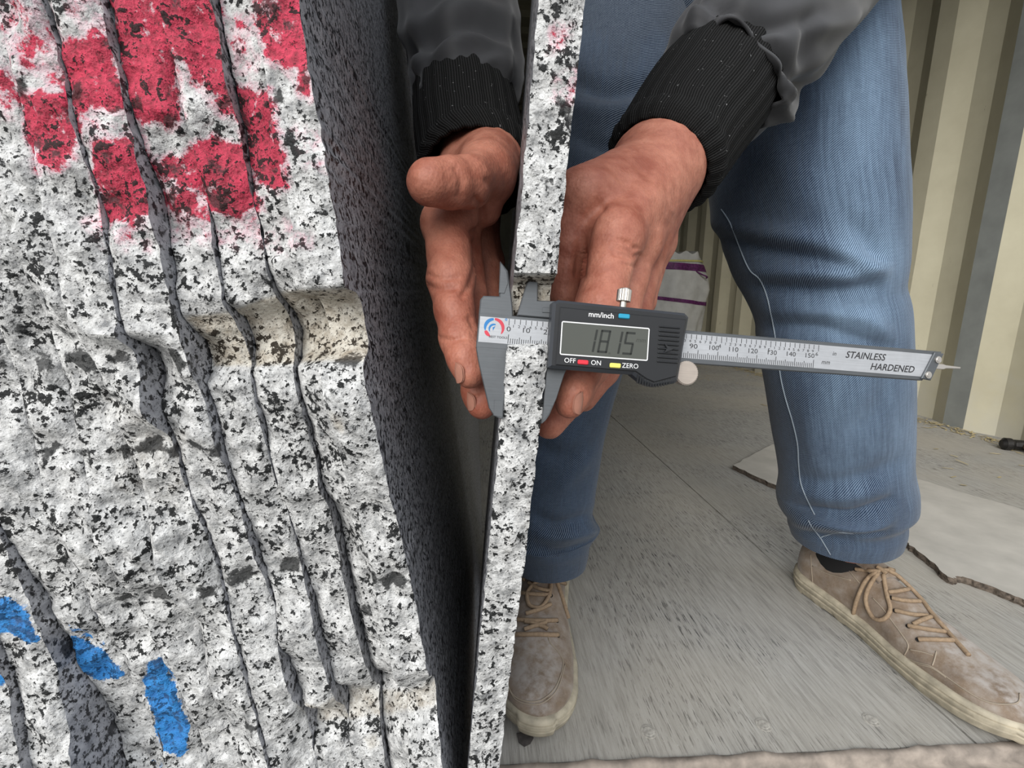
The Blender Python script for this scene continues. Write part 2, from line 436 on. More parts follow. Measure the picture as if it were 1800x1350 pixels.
def wood_floor():
    t = NT('weathered_floor_boards'); o = t.obj()
    g = t.noise(t.mapp(o, (230, 16, 60)), 1.0, 6, .65, .4); g2 = t.noise(t.mapp(o, (430, 34, 60)), 1.0, 4, .65)
    big = t.noise(o, 5, 4, .6); dust = t.noise(o, 2.2, 3)
    c = t.ramp(g, (.25, (.22, .215, .20)), (.50, (.375, .365, .34)), (.75, (.48, .47, .445)))
    c = t.mix(t.math('MULTIPLY', t.step(g2, .54, .64), t.step(big, .38, .60)), c, (.065, .065, .068))
    c = t.mix(t.math('MULTIPLY', t.step(dust, .35, .7), .45), c, (.47, .425, .35))
    c = t.mix(t.math('MULTIPLY', t.step(t.noise(o, 330, 3), .66, .74), .5), c, (.55, .54, .52))
    t.set(Base_Color=c, Roughness=.9, Specular_IOR_Level=.2)
    t.set(Normal=t.bump(t.math('ADD', g, t.math('MULTIPLY', g2, .7)), .55, .0018))
    return t.m
M_FLOOR = wood_floor()
def wallpaint():
    t = NT('cream_container_paint'); o = t.obj()
    st = t.noise(o, 3.5, 5, .65); sp = t.noise(t.mapp(o, (1, 1, .4)), 38, 4, .7); lo = t.n('SeparateXYZ'); t.put(lo.inputs[0], o)
    c = t.ramp(st, (.3, (.56, .52, .38)), (.7, (.68, .64, .48)))
    c = t.mix(t.math('MULTIPLY', t.step(sp, .69, .74), .6), c, (.17, .145, .10))
    dirt = t.math('MULTIPLY', t.step(t.math('ADD', t.math('MULTIPLY', lo.outputs['Z'], -1.6), t.noise(o, 8, 4, .6)), .12, .55), .6)
    c = t.mix(dirt, c, (.58, .56, .48))
    t.set(Base_Color=c, Roughness=.6, Specular_IOR_Level=.3)
    return t.m
M_WALL = wallpaint()
M_WALLGREY = plain('grey_primer_patch', (.30, .315, .30), .6, var=.08, vscale=12)
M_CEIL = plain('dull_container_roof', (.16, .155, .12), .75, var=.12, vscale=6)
M_STRAW = plain('straw_shavings', (.52, .43, .24), .9, var=.2, vscale=30)
M_SILL = plain('worn_sill_metal', (.33, .28, .235), .75, var=.25, vscale=45, bump=.8, bscale=130)
M_TILE = plain('pale_stone_tile', (.50, .475, .43), .8, var=.08, vscale=14, bump=.15, bscale=200)
M_TILEEDGE = plain('brown_stone_edge', (.15, .12, .095), .95, var=.35, vscale=150, bump=1., bscale=200)
M_SACK = plain('white_woven_plastic', (.60, .60, .58), .55, var=.08, vscale=14, bump=.3, bscale=60)
M_PURPLE = plain('purple_print_band', (.14, .02, .13), .6, var=.3, vscale=60); M_YELLOW = plain('yellow_cord', (.60, .55, .20), .7)
M_DARKIRON = plain('dark_iron', (.045, .043, .042), .45, .7, var=.2, vscale=80)
M_HAIR = plain('black_hair', (.012, .011, .010), .6)
M_LEAF = plain('dark_stain_chip', (.085, .075, .07), .9, var=.2, vscale=150)
# ------------------------------------------------------------------ container shell
YS = 0.417; YB = 5.9; XR = 1.90; XL = -0.36; ZC = 2.35
def struct(name, mb, mats, smooth=False):
    return tag(mb.build(name, mats, smooth=smooth), kind='structure')
m = MB()
for x0, x1 in ((XL-.05, .5705), (.5735, XR+.06)):
    m.box((x0, YS, -.028), (x1, YB, 0))
m.box((XL-.05, YS, -.05), (XR+.06, YB, -.029))
m.v = [(x, y-.0246*(x-.026) if y == YS else y, z) for x, y, z in m.v]
struct('floor', m, M_FLOOR)
# worn sill along the door opening
n = 160; xs = np.linspace(XL-.05, XR+.06, n); prof = [(-.05, -.30), (-.05, -.02), (-.048, -.013), (-.022, -.009), (-.012, -.011), (-.010, .0015), (-.002, .003), (0., .0005), (.002, -.02)]
V = []
for px_, pz_ in prof:
    q = np.stack([xs, np.full(n, YS+px_), np.full(n, pz_)], 1); k = vnoise(q, 60, 3); k2 = vnoise(q, 9, 2)
    q[:, 1] += .003*k + .002*k2 - .0246*(q[:, 0]-.026); q[:, 2] += .0022*vnoise(q+3, 80, 2) + (-.004*np.clip(vnoise(q, 22, 2), 0, 1) if pz_ > 0 else 0); V.append(q)
tag(mesh_obj('trim_1', np.concatenate(V), grid_faces(n, len(prof)), M_SILL), kind='structure')
# corrugated side wall: pitch 0.30, bands follow the ribs of the photo
def corr(name, pts2d, z0, z1, mats, fm, axis='x'):
    V = []; F = []
    nz = 40
    for j in range(nz):
        z = z0+(z1-z0)*j/(nz-1)
        for (a, b) in pts2d: V.append((a, b, z))
    n_ = len(pts2d); fmat = []
    for j in range(nz-1):
        for i in range(n_-1): F.append((j*n_+i, j*n_+i+1, (j+1)*n_+i+1, (j+1)*n_+i)); fmat.append(fm(i))
    V = np.array(V); V[:, 0] += .0012*vnoise(V, 5, 2)
    return tag(mesh_obj(name, V, F, mats, smooth=False, fmat=fmat), kind='structure')
pts = []; y = 1.94-.326*5; k = 0; PT = .326
while y < YB:
    pts += [(XR, y), (XR, y+.25*PT), (XR+.040, y+.50*PT), (XR+.040, y+.75*PT)]; y += PT; k += 1
pts.append((XR, y))
corr('wall_right', pts, -.03, ZC, [M_WALL, M_WALLGREY], lambda i: 1 if i == 16 else 0)
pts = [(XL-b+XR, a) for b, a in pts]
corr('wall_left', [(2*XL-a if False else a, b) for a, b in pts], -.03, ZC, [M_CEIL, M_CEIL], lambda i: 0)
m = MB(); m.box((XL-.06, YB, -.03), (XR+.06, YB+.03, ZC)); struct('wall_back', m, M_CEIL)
pts = []; y = YS
while y < YB: pts += [(y, ZC), (y+.07, ZC), (y+.10, ZC-.025), (y+.17, ZC-.025)]; y += .2
V = [(x, a, b) for x in (XL-.05, XR+.06) for a, b in pts]; n = len(pts)
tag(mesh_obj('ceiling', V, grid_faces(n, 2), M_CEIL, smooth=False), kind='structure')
# straw and wood shavings against the wall foot (uncountable)
m = MB()
for i in range(1500):
    y = YS+.2+rng.random()**.8*4.6; d = abs(rng.normal(0, .035)); x = XR-.012-d if rng.random() < .93 else XR-.1-rng.random()*.5
    a = rng.random()*pi; L = .004+.016*rng.random(); w = .0012+.0025*rng.random(); z = .0008+.006*rng.random()*max(0, 1-d/.06)
    dx, dy = cos(a)*L, sin(a)*L; ex, ey = -sin(a)*w, cos(a)*w; t = .003*rng.random()
    m.add([(x-dx-ex, y-dy-ey, z), (x+dx-ex, y+dy-ey, z+t), (x+dx+ex, y+dy+ey, z+t), (x-dx+ex, y-dy+ey, z), (x, y, z+.0012)], [(0, 1, 4), (1, 2, 4), (2, 3, 4), (3, 0, 4), (0, 3, 2, 1)])
tag(m.build('wood_shavings', M_STRAW), 'dry straw coloured wood shavings strewn along the foot of the ribbed cream wall', 'shavings', kind='stuff')

# ------------------------------------------------------------------ leaning pile of granite slabs
PB = P(646, 675, .204); DP = np.array([.13207, .0250, -.99092]); NP_ = np.cross(DP, [0, 1., 0]); NP_ /= np.linalg.norm(NP_)
if NP_[0] < 0: NP_ = -NP_
TS = .0185; TOPZ = 1.06; BACKY = 2.1  # unseen height and depth extended to darken the gap beside the pile
def planeX(k, Z): # x of interface plane k at height Z
    p0 = PB-NP_*TS*k; return p0[0] - NP_[2]/NP_[0]*(np.asarray(Z)-p0[2])
def prof(k, poly):
    """front line of a slab face (depth as a function of height) on interface plane k"""
    h = np.array([hit(x, y, PB-NP_*TS*k, NP_) for x, y in catmull(poly, 4)]); o = np.argsort(h[:, 2]); return h[o, 2], h[o, 1]
POLY = dict(
R0=[(528,0),(540,100),(551,167),(566,233),(575,300),(593,400),(602,467),(606,498),(612,508),(629,517),(640,550),(644,575),(649,600),(645,625),(640,636),(640,655),(647,700),(655,733),(667,780),(678,830),(687,870),(695,900),(729,1050),(740,1117),(747,1150),(751,1178),(756,1188),(765,1194),(769,1250),(773,1300),(778,1350)],
L0=[(442,0),(453,67),(465,133),(470,167),(477,233),(492,300),(506,367),(517,440),(522,467),(530,500),(533,512),(548,518),(560,525),(568,540),(576,575),(578,605),(575,628),(565,640),(564,680),(570,715),(578,740),(593,790),(602,820),(618,875),(627,900),(673,1105),(682,1150),(689,1180),(692,1195),(700,1206),(714,1213),(715,1260),(716,1300),(720,1350)],
R2=[(372,0),(387,67),(395,133),(404,167),(423,233),(433,300),(449,367),(459,400),(465,440),(468,467),(478,500),(489,527),(504,544),(513,560),(518,590),(519,635),(516,645),(520,680),(524,700),(540,750),(553,800),(558,833),(564,867),(580,900),(613,1050),(623,1100),(635,1140),(641,1165),(647,1178),(655,1195),(668,1205),(667,1220),(669,1270),(676,1330),(678,1350)],
L1=[(385,0),(395,67),(409,133),(415,167),(431,233),(442,300),(449,367),(459,400),(466,440),(472,467),(483,500),(500,527),(513,544),(524,560),(531,590),(529,632),(521,642),(527,680),(532,700),(547,750),(560,800),(564,833),(575,867),(594,900),(625,1050),(637,1100),(647,1140),(652,1163),(661,1174),(671,1180),(672,1220),(675,1270),(683,1330),(686,1350)],
L2=[(275,0),(289,67),(309,133),(315,167),(322,200),(331,233),(349,300),(359,333),(368,367),(378,400),(383,440),(388,467),(394,500),(397,528),(412,543),(431,560),(442,580),(447,600),(448,638),(444,655),(453,700),(464,733),(470,767),(473,790),(481,833),(493,867),(507,900),(553,1050),(564,1100),(578,1150),(585,1185),(591,1200),(611,1208),(613,1250),(613,1300),(620,1350)],
R3=[(279,0),(313,133),(327,200),(354,300),(365,350),(371,400),(376,440),(380,467),(389,500),(392,528),(399,543),(412,560),(421,580),(432,600),(442,638),(441,660),(449,700),(455,733),(464,767),(472,792),(482,833),(495,867),(508,900),(542,1050),(551,1100),(562,1150),(572,1185),(579,1205),(590,1230),(609,1245),(616,1300),(624,1350)],
L3=[(191,0),(207,67),(212,110),(220,133),(224,167),(233,200),(245,233),(254,267),(270,300),(282,333),(291,367),(298,400),(301,433),(307,467),(308,500),(312,533),(320,556),(330,567),(341,580),(364,600),(370,622),(372,640),(369,660),(364,677),(371,700),(378,717),(387,750),(394,783),(398,800),(409,833),(420,867),(429,890),(455,960),(480,1050),(486,1100),(489,1130),(496,1143),(509,1160),(521,1190),(529,1212),(532,1234),(554,1240),(557,1255),(553,1290),(552,1312),(559,1350)],
R4=[(178,0),(191,67),(205,110),(208,133),(214,167),(222,200),(232,233),(236,267),(247,300),(255,333),(262,367),(267,400),(280,433),(285,467),(291,500),(300,533),(309,556),(312,570),(316,600),(324,620),(331,640),(338,660),(348,677),(358,700),(363,717),(371,750),(378,783),(385,800),(400,833),(413,867),(425,900),(440,960),(477,1050),(486,1102),(489,1133),(493,1160),(500,1190),(506,1215),(520,1238),(538,1252),(547,1290),(551,1312),(559,1350)],
L4=[(80,0),(104,67),(111,110),(120,133),(129,200),(145,250),(162,300),(173,333),(184,367),(189,400),(190,420),(195,450),(197,467),(200,500),(208,533),(217,580),(225,591),(246,600),(270,612),(280,625),(289,645),(290,670),(287,690),(283,705),(287,730),(298,750),(307,770),(315,790),(320,810),(327,835),(338,875),(358,918),(377,961),(393,1019),(404,1082),(420,1136),(440,1214),(459,1284),(475,1350)],
L5=[(-10,0),(2,40),(17,124),(37,195),(51,238),(60,289),(75,380),(101,469),(109,529),(118,556),(140,600),(167,640),(184,678),(200,711),(207,751),(224,782),(240,818),(258,900),(272,1000),(303,1058),(346,1093),(358,1148),(369,1214),(397,1253),(410,1292),(425,1350)],
L6=[(-85,0),(-20,289),(10,400),(44,484),(80,560),(105,633),(122,700),(140,790),(150,848),(156,930),(194,1000),(229,1043),(249,1074),(288,1167),(311,1206),(327,1249),(350,1292),(372,1350)],
L7=[(-170,0),(-100,289),(-60,450),(-10,560),(20,633),(40,700),(60,790),(75,870),(95,934),(144,1019),(163,1074),(187,1113),(218,1156),(233,1194),(253,1237),(268,1264),(278,1292),(290,1350)],
L8=[(-250,0),(-180,300),(-110,560),(-60,700),(-30,840),(0,926),(30,970),(54,1008),(82,1043),(101,1097),(124,1121),(134,1167),(156,1194),(187,1233),(210,1292),(222,1350)],
R9=[(-253,0),(-183,300),(-112,560),(-63,700),(-36,840),(-8,926),(15,980),(50,1058),(74,1121),(97,1163),(105,1198),(109,1237),(120,1272),(124,1350)],
L9=[(-340,0),(-240,500),(-140,800),(-60,1000),(0,1124),(19,1167),(31,1206),(45,1280),(55,1350)],
)
PR = {}
for nm, poly in POLY.items(): PR[nm] = prof(int(nm[1:]) + (1 if nm[0] == 'L' else 0), poly)
def q_of(nm, Z, off=0.0):
    z, y = PR[nm]; return np.interp(Z, z, y)+off
RED = [([(105,75),(150,68),(195,72),(214,150),(226,186),(205,200),(168,190),(132,196),(118,150)], 1.), ([(165,255),(245,245),(264,362),(236,375),(192,388),(178,330)], 1.15),
       ([(190,-30),(278,-30),(300,90),(314,205),(300,222),(232,205),(205,90)], 1.05), ([(262,292),(345,262),(372,384),(330,388),(288,384),(275,350)], .72),
       ([(272,-30),(376,-30),(392,110),(402,165),(360,160),(318,100),(292,70)], 1.1), ([(340,262),(372,245),(432,262),(452,372),(410,378),(372,366),(352,320)], 1.1),
       ([(378,180),(405,150),(470,165),(482,230),(500,325),(472,330),(444,300),(424,220)], 1.0), ([(392,40),(440,20),(446,120),(405,140)], .33),
       ([(448,-30),(530,-30),(541,100),(552,172),(534,160),(522,128),(495,110),(468,95),(455,50)], 1.0), ([(512,225),(560,228),(575,300),(540,290)], .25),
       ([(20,62),(112,78),(132,200),(118,190),(60,120),(30,120)], .52), ([(38,170),(124,160),(136,262),(108,292),(72,296),(50,230)], .92), ([(-20,110),(20,118),(34,190),(0,210)], .62),
       ([(-20,-20),(80,-20),(105,80),(0,80)], .30), ([(82,-20),(170,-20),(178,60),(112,60)], .38), ([(160,210),(230,205),(240,250),(168,252)], .36), ([(280,392),(470,384),(500,450),(300,420)], .2), ([(150,388),(250,380),(262,440),(180,430)], .25),
       ([(972,48),(1000,45),(990,80),(968,90)], .4), ([(980,140),(1008,130),(1000,182),(976,170)], .42), ([(500,390),(540,400),(545,430),(510,430)], .25)]
BLUE = [([(-20,1060),(10,1055),(42,1068),(52,1096),(68,1128),(50,1132),(20,1112),(-20,1108)], 1.), ([(-15,1178),(14,1180),(10,1198),(-15,1200)], .8),
        ([(122,1122),(150,1128),(188,1150),(204,1172),(218,1188),(196,1192),(150,1184),(132,1168)], 1.), ([(120,1098),(160,1108),(185,1135),(150,1130),(124,1118)], .34),
        ([(266,1164),(282,1158),(296,1178),(308,1215),(326,1262),(328,1312),(312,1326),(296,1320),(280,1296),(276,1252),(258,1224),(256,1196)], 1.1), ([(268,1340),(282,1332),(286,1350),(270,1352)], .5)]
TAN = [([(330,560),(400,552),(420,545),(500,515),(640,508),(650,632),(560,632),(450,640),(380,640),(365,600)], 1.), ([(515,1236),(560,1240),(620,1206),(720,1215),(765,1195),(768,1240),(650,1260),(560,1265)], .55),
       ([(900,488),(975,484),(972,555),(900,555)], 1.), ([(640,1300),(660,1290),(665,1310),(650,1315)], .6), ([(580,725),(600,735),(605,760),(588,750)], .6), ([(180,690),(330,760),(320,900),(200,860)], .28), ([(940,860),(880,900),(885,980),(930,960)], .2)]
def paint(V):
    px, py = project(V); out = np.zeros((len(V), 4)); out[:, 3] = 1
    for ch, L in ((0, RED), (1, BLUE), (2, TAN)):
        for poly, s in L:
            bl = 24 if ch == 0 else 12
            m_ = polydist(px, py, poly); out[:, ch] = np.maximum(out[:, ch], s*smooth01(m_, -bl, bl*.55))
    return out
def slab(name, XL_, XR_, QL, QR, top, bottom, backy, rough=1.0, chip=0.0007, zlo=.18, zhi=.66, step=.0016, seed=0, skew=0.):
    """XL_/XR_(Z): x of the two faces at Y=0.21; QL/QR(Z): depth of the split front edge at each face; skew: dX/dY"""
    Z = np.concatenate([np.linspace(bottom, zlo, 12)[:-1], np.arange(zlo, zhi, step), np.linspace(zhi, top, 14)]); nz = len(Z); nu = 14
    u = np.linspace(0, 1, nu); u = u*u*(3-2*u)*.35+u*.65
    xl, xr = XL_(Z), XR_(Z); ql, qr = QL(Z), QR(Z)
    X = xl[:, None]*(1-u)+xr[:, None]*u; Y = ql[:, None]*(1-u)+qr[:, None]*u; ZZ = np.repeat(Z[:, None], nu, 1)
    q = np.stack([X, Y, ZZ], -1)+seed*3.1
    prof_ = np.clip(np.sin(pi*u)*1.6, 0, 1)
    Y = Y + rough*(.0042*vnoise(q, 62, 2)*prof_ - .0010*prof_ + .0021*vnoise(q, 170, 3, .6)*(.35+.65*prof_)) 
    ec = (1-prof_)
    Y = Y + chip*2.2*np.clip(vnoise(q+9, 150, 2), 0, 1)*ec
    X = X + (.0006*vnoise(q+5, 200, 2))*(.3+ec)
    X = X + skew*(Y-.213)
    V = np.stack([X, Y, ZZ], -1).reshape(-1, 3); F = grid_faces(nu, nz); fm = [0]*len(F)
    # polished faces and back
    b = len(V); br = np.stack([xr+skew*(backy-.213), np.full(nz, backy), Z], 1); bl = np.stack([xl+skew*(backy-.213), np.full(nz, backy), Z], 1)
    # intermediate columns so the long faces are not slivers
    cols = []
    for t in (.02, .06, .15, .4):
        for sd in (1, 0):
            e_ = V.reshape(nz, nu, 3)[:, -1 if sd else 0]; bb = br if sd else bl; cols.append(e_*(1-t)+bb*t)
    V = np.concatenate([V]+cols+[br, bl])
    def cid(t, sd): return b+(t*2+(0 if sd else 1))*nz
    for j in range(nz-1):
        prevr = j*nu+nu-1; prevr2 = (j+1)*nu+nu-1; pl = j*nu; pl2 = (j+1)*nu
        for t in range(5):
            cr_ = cid(t, 1)+j; F.append((prevr, cr_, cr_+1, prevr2)); fm.append(1); prevr, prevr2 = cr_, cr_+1
            cl_ = cid(t, 0)+j; F.append((pl2, cl_+1, cl_, pl)); fm.append(1); pl, pl2 = cl_, cl_+1
        F.append((prevr, pl, pl2, prevr2)); fm.append(1)
    for j, rev in ((0, False), (nz-1, True)):
        ring = [j*nu+i for i in range(nu)]+[cid(t, 1)+j for t in range(5)]+[cid(t, 0)+j for t in range(4, -1, -1)]
        F.append(tuple(reversed(ring)) if not rev else tuple(ring)); fm.append(1)
    ob = mesh_obj(name, V, F, [M_ROUGH, M_POL], smooth=True, fmat=fm, attrs=dict(paint=paint(V)), origin=(float(xl[0]), .4, float(bottom)))
    me = ob.data
    me.set_sharp_from_angle(angle=radians(50))
    return ob
SPEC = [ # left front line, right front line
 (('L0', 0), ('R0', 0)), (('L1', 0), ('L0', .012)), (('L2', 0), ('R2', 0)), (('L3', 0), ('R3', 0)), (('L4', 0), ('R4', 0)),
 (('L5', 0), ('L4', -.002)), (('L6', 0), ('L5', .003)), (('L7', 0), ('L6', .002)), (('L8', 0), ('L7', .001)), (('L9', 0), ('R9', 0)), (('L9', -.004), ('L9', -.005))]
ORD = ['rightmost', 'second from the right', 'third from the right', 'fourth from the right', 'fifth from the right', 'sixth from the right', 'seventh from the right', 'eighth from the right', 'ninth from the right', 'tenth from the right', 'leftmost']
EXTRA = ['its dark polished side facing the gap', 'narrow visible edge with pink overspray', 'red paint block above its notch', 'red paint and a tan notch', 'two red paint blocks, no tan notch', 'faded red paint high on its edge',
         'long blue oval low on its edge', 'slanted blue dab low on its edge', 'no paint at its foot', 'wide grey side strip', 'cut off by the photo border']
for k, ((la, lo_), (ra, ro_)) in enumerate(SPEC):
    kl = k+1
    arc = (lambda Z: np.where((Z > .435) & (Z < .487), -.014*np.sin(pi*(np.clip(Z, .435, .487)-.435)/.052), 0)) if k == 5 else (lambda Z: 0)
    QL = (lambda Z, la=la, lo_=lo_: q_of(la, Z, lo_)); QR = (lambda Z, ra=ra, ro_=ro_, arc=arc: q_of(ra, Z, ro_)+arc(Z))
    g = .0003
    ob = slab('granite_slab', (lambda Z, k=k: planeX(k+1, Z)+g), (lambda Z, k=k: planeX(k, Z)-g), QL, QR, TOPZ-.004*(k % 3), 0.001, BACKY+.01*(k % 2), seed=k, rough=1.0 if k < 5 else 1.35)
    tag(ob, 'granite slab %s in the pile, %s' % (ORD[k], EXTRA[k]), 'stone slab', 'granite slabs leaning in the pile', kind='thing')

# ------------------------------------------------------------------ caliper frame in space
CU = np.array([.98957, .06206, .12998]); CVd = np.cross([0, 0, 1.], CU); CVd /= np.linalg.norm(CVd); CN = np.cross(CU, CVd)
Z0 = .20776; CO = CAMP + CM @ (Z0*np.array([(893-CX)/FPX, (597-CY)/FPX, 1.]))
cU, cV, cW = CM @ CU, -(CM @ CVd), -(CM @ CN)
def cal(x, y, w=0): return CO + (cU*x + cV*y + cW*w)*.001
# ------------------------------------------------------------------ the slab being measured
SK = .057
ref = cal(0, -12, 1.5)
def sx(Z): return .0254-.081*(.617-np.asarray(Z)) + (ref[0]-(.0254-.081*(.617-ref[2])))
YF = ref[1]
E_L = [(944,0),(918,300),(910,417),(903,482),(902,488),(903,500),(904,560),(898,592),(894,606),(893,612),(893,640),(886,690),(871,800),(858,950),(845,1100),(835,1220),(822,1350)]
Zp = [hit(x, y, [0, YF, 0], np.array([0, 1., 0]))[2] for x, y in E_L]
Yp = [.002,.001,0,0,.006,.0135,.0145,.0140,.004,.0002,0,0,.001,.004,.009,.013,.018]
oz = np.argsort(Zp); Zp = np.array(Zp)[oz]; Yp = np.array(Yp)[oz]
QS = lambda Z: YF+np.interp(Z, Zp, Yp)
# foot cut clear of the pile; slab extended out of view to darken the gap
ob = slab('granite_slab', lambda Z: np.maximum(sx(Z), planeX(0, Z)+.001), lambda Z: sx(Z)+.01835, QS, lambda Z: QS(Z)+.0006+np.where((Z < .318), .003, 0), .86, .128, .60, zlo=.205, seed=31, rough=.55, chip=.0004, skew=SK)
tag(ob, 'single speckled granite slab held upright between the two hands, clamped in the caliper jaws', 'stone slab', kind='thing')
# ------------------------------------------------------------------ digital caliper (millimetres: x along the beam, y up, z to the viewer)
root = empty('caliper', (0, 0, 0), 'grey digital caliper with a black display housing across the single slab edge', 'caliper')
cm = Matrix.Identity(4)
for i in range(3):
    cm[i][0] = cU[i]; cm[i][1] = cV[i]; cm[i][2] = cW[i]; cm[i][3] = CO[i]
root.matrix_world = cm
def loc_build(mb, name, mats, parent=root, smooth=False):
    V = np.array(mb.v)*.001
    o = mesh_obj(name, V, mb.f, mats, None, smooth, local=True, fmat=mb.m)
    o.parent = parent; return o
def ccw(p):
    a = sum(p[i-1][0]*p[i][1]-p[i][0]*p[i-1][1] for i in range(len(p))); return p if a > 0 else p[::-1]
_fc = {}
def text(mb, s, x, y, size, align='CENTER', m=0, z=0.2, shear=0., bold=False, sx_=1.0, depth=.05):
    """lettering laid flat on the plate, as thin raised glyphs; y is the middle of the text"""
    key = (s, shear, bold)
    if key not in _fc:
        cu = bpy.data.curves.new('lettering', 'FONT'); cu.body = s; cu.size = 1.0; cu.align_x = 'CENTER'; cu.align_y = 'CENTER'; cu.shear = shear
        cu.resolution_u = 3; cu.offset = .012 if bold else 0
        ob = bpy.data.objects.new('lettering', cu); col.objects.link(ob)
        dg = bpy.context.evaluated_depsgraph_get(); dg.update()
        me = ob.evaluated_get(dg).to_mesh()
        _fc[key] = ([tuple(v.co) for v in me.vertices], [tuple(p.vertices) for p in me.polygons])
        ob.evaluated_get(dg).to_mesh_clear(); bpy.data.objects.remove(ob); bpy.data.curves.remove(cu)
    V, F = _fc[key]
    if not V: return
    w = [v[0] for v in V]; off = 0 if align == 'CENTER' else (-min(w) if align == 'LEFT' else -max(w))
    mb.add([(x+(v[0]+off)*size*sx_, y+v[1]*size, z+depth) for v in V], F, m)
# beam with the fixed jaws
m = MB()
m.prism(ccw([(-13.9,-4.6),(-13.5,10.8),(221.8,10.4),(211.5,-4.9)]), -3.2, 0, bev=.35)
m.prism(ccw([(-13.9,-1),(-13.7,-5.5),(-12.2,-11.7),(-6.4,-31.1),(-3.9,-34.4),(-1.2,-35.4),(0,-35.2),(0,-1)]), -3.2, -.05, bev=.3)
m.prism(ccw([(-13.6,9.5),(-13.4,16.8),(-12.1,18.6),(-5.0,19.0),(-5.6,34.6),(-1.9,30.6),(.4,19.),(1.2,14.4),(1.7,9.5)]), -3.2, -.1, bev=.5)
m.prism(ccw([(-5.4,20.2),(-5.5,34.0),(-2.4,30.2),(-1.4,25.),(-2.8,20.2)]), -.3, .12, bev=.3)   # ground bevel of the upper point
m.prism(ccw([(-4.6,-27),(-4.4,-34.2),(-.2,-34.9),(-.2,-27)]), -1., .12, bev=.25)
beam = loc_build(m, 'beam', M_STEEL)
m = MB(); m.prism(ccw([(-13.2,-1.9),(-13.0,9.4),(215.8,8.6),(210.,-3.0)]), -.1, .12); plate = loc_build(m, 'scale_plate', M_LABEL, beam)
m = MB(); Z_ = .12
def tick(x, y0, y1, w, lean=0.0): m.add([(x-w/2, y0, Z_+.05), (x+w/2, y0, Z_+.05), (x+w/2+lean, y1, Z_+.05), (x-w/2+lean, y1, Z_+.05)], [(0, 1, 2, 3)])
for i in range(0, 151):
    L = 5.6 if i % 10 == 0 else (4.2 if i % 5 == 0 else 3.2)
    b = -1.75-.006*i
    tick(i, b, b+L*.72, .28, lean=.1)
for i in range(0, 61):
    x = i*2.54; L = 3.0 if i % 10 == 0 else 2.2; tp = 9.25-.004*x
    tick(x, tp-L, tp, .26)
    if i % 10: text(m, str(i % 10), x-.5, tp-L-1.0, 1.75, z=Z_, sx_=1.3)
    else:
        if i: text(m, str(i//10), x-.8, tp-L-1.5, 2.5, z=Z_, sx_=1.2)
for i in (0, 10, 20, 80, 90, 100, 110, 120, 130, 140, 150): text(m, str(i), i-(0 if i == 0 else 2.3), 4.6-.004*i if i < 25 else 3.6-.003*i, 3.1, z=Z_, sx_=1.35 if i < 100 else 1.2)
loc_build(m, 'graduations', M_INK, plate)
m = MB()
text(m, 'in', 161, 5.1, 3.0, z=Z_, shear=.25); text(m, 'mm', 156.6, .6, 3.0, z=Z_, shear=.25)
text(m, 'STAINLESS', 178, 5.0, 4.7, z=Z_, shear=.3, bold=True); text(m, 'HARDENED', 193.4, .1, 4.7, z=Z_, shear=.3, bold=True)
loc_build(m, 'scale_lettering', M_INK, plate)
# round emblem and its lettering at the left end of the scale
m = MB()
def arc(cx, cy, r0, r1, a0, a1, mt, n=20, taper=True):
    v = []
    for i in range(n+1):
        t = i/n; q = radians(a0+(a1-a0)*t); w = (sin(pi*min(1, .15+t*.85))**.6 if taper else 1)
        rm = (r0+r1)/2; h = (r1-r0)/2*w
        v += [(cx+(rm-h)*cos(q), cy+(rm-h)*sin(q), Z_+.05), (cx+(rm+h)*cos(q), cy+(rm+h)*sin(q), Z_+.05)]
    m.add(v, [(2*i, 2*i+1, 2*i+3, 2*i+2) for i in range(n)], mt)
ex, ey = -6.6, 4.6
arc(ex, ey, 3.2, 4.7, 95, 200, 0); arc(ex, ey, 3.3, 4.8, 88, -38, 1); arc(ex, ey, 3.1, 4.7, 200, 248, 1)
arc(ex+.1, ey-.5, 1.7, 2.6, 75, 215, 0); m.add([(ex-.6, ey+.3, Z_+.06), (ex+1.9, ey+1.6, Z_+.06), (ex+.6, ey+.9, Z_+.06), (ex-.4, ey-1.2, Z_+.06)], [(0, 3, 2, 1)], 0)
arc(ex+5.2, ey+4.2, .25, .55, 0, 360, 0, taper=False)
text(m, 'BEST TOOLS', ex+2.1, ey-3.9, 1.35, z=Z_, m=2, bold=True, sx_=1.1)
loc_build(m, 'emblem', [M_LBLUE, M_LRED, M_INK], plate)
# end stop with two screws, depth rod
m = MB(); m.prism(ccw([(216.2,9.6),(221.6,9.4),(215.0,-4.6),(209.6,-4.0)]), -.1, 1.1, bev=.3); stop = loc_build(m, 'end_stop', M_STEEL, root)
for x, y in ((218.0, 6.0), (212.9, -2.0)):
    m = MB(); m.cyl((x, y, 1.0), (x, y, 1.6), 1.75, 20); m.cyl((x, y, 1.6), (x, y, 1.62), .75, 6, m=1); m.cyl((x, y, 1.55), (x, y, 1.75), 1.3, 20, r2=1.1)
    loc_build(m, 'screw', [M_BRIGHT, M_INK], root)
m = MB(); m.prism(ccw([(214,4.4),(224.5,4.3),(226,3.9),(234.6,3.5),(234.6,2.6),(226,2.2),(224.5,1.6),(214,1.6)]), -2.4, -1.2, bev=.2); loc_build(m, 'depth_rod', M_BRIGHT, root)
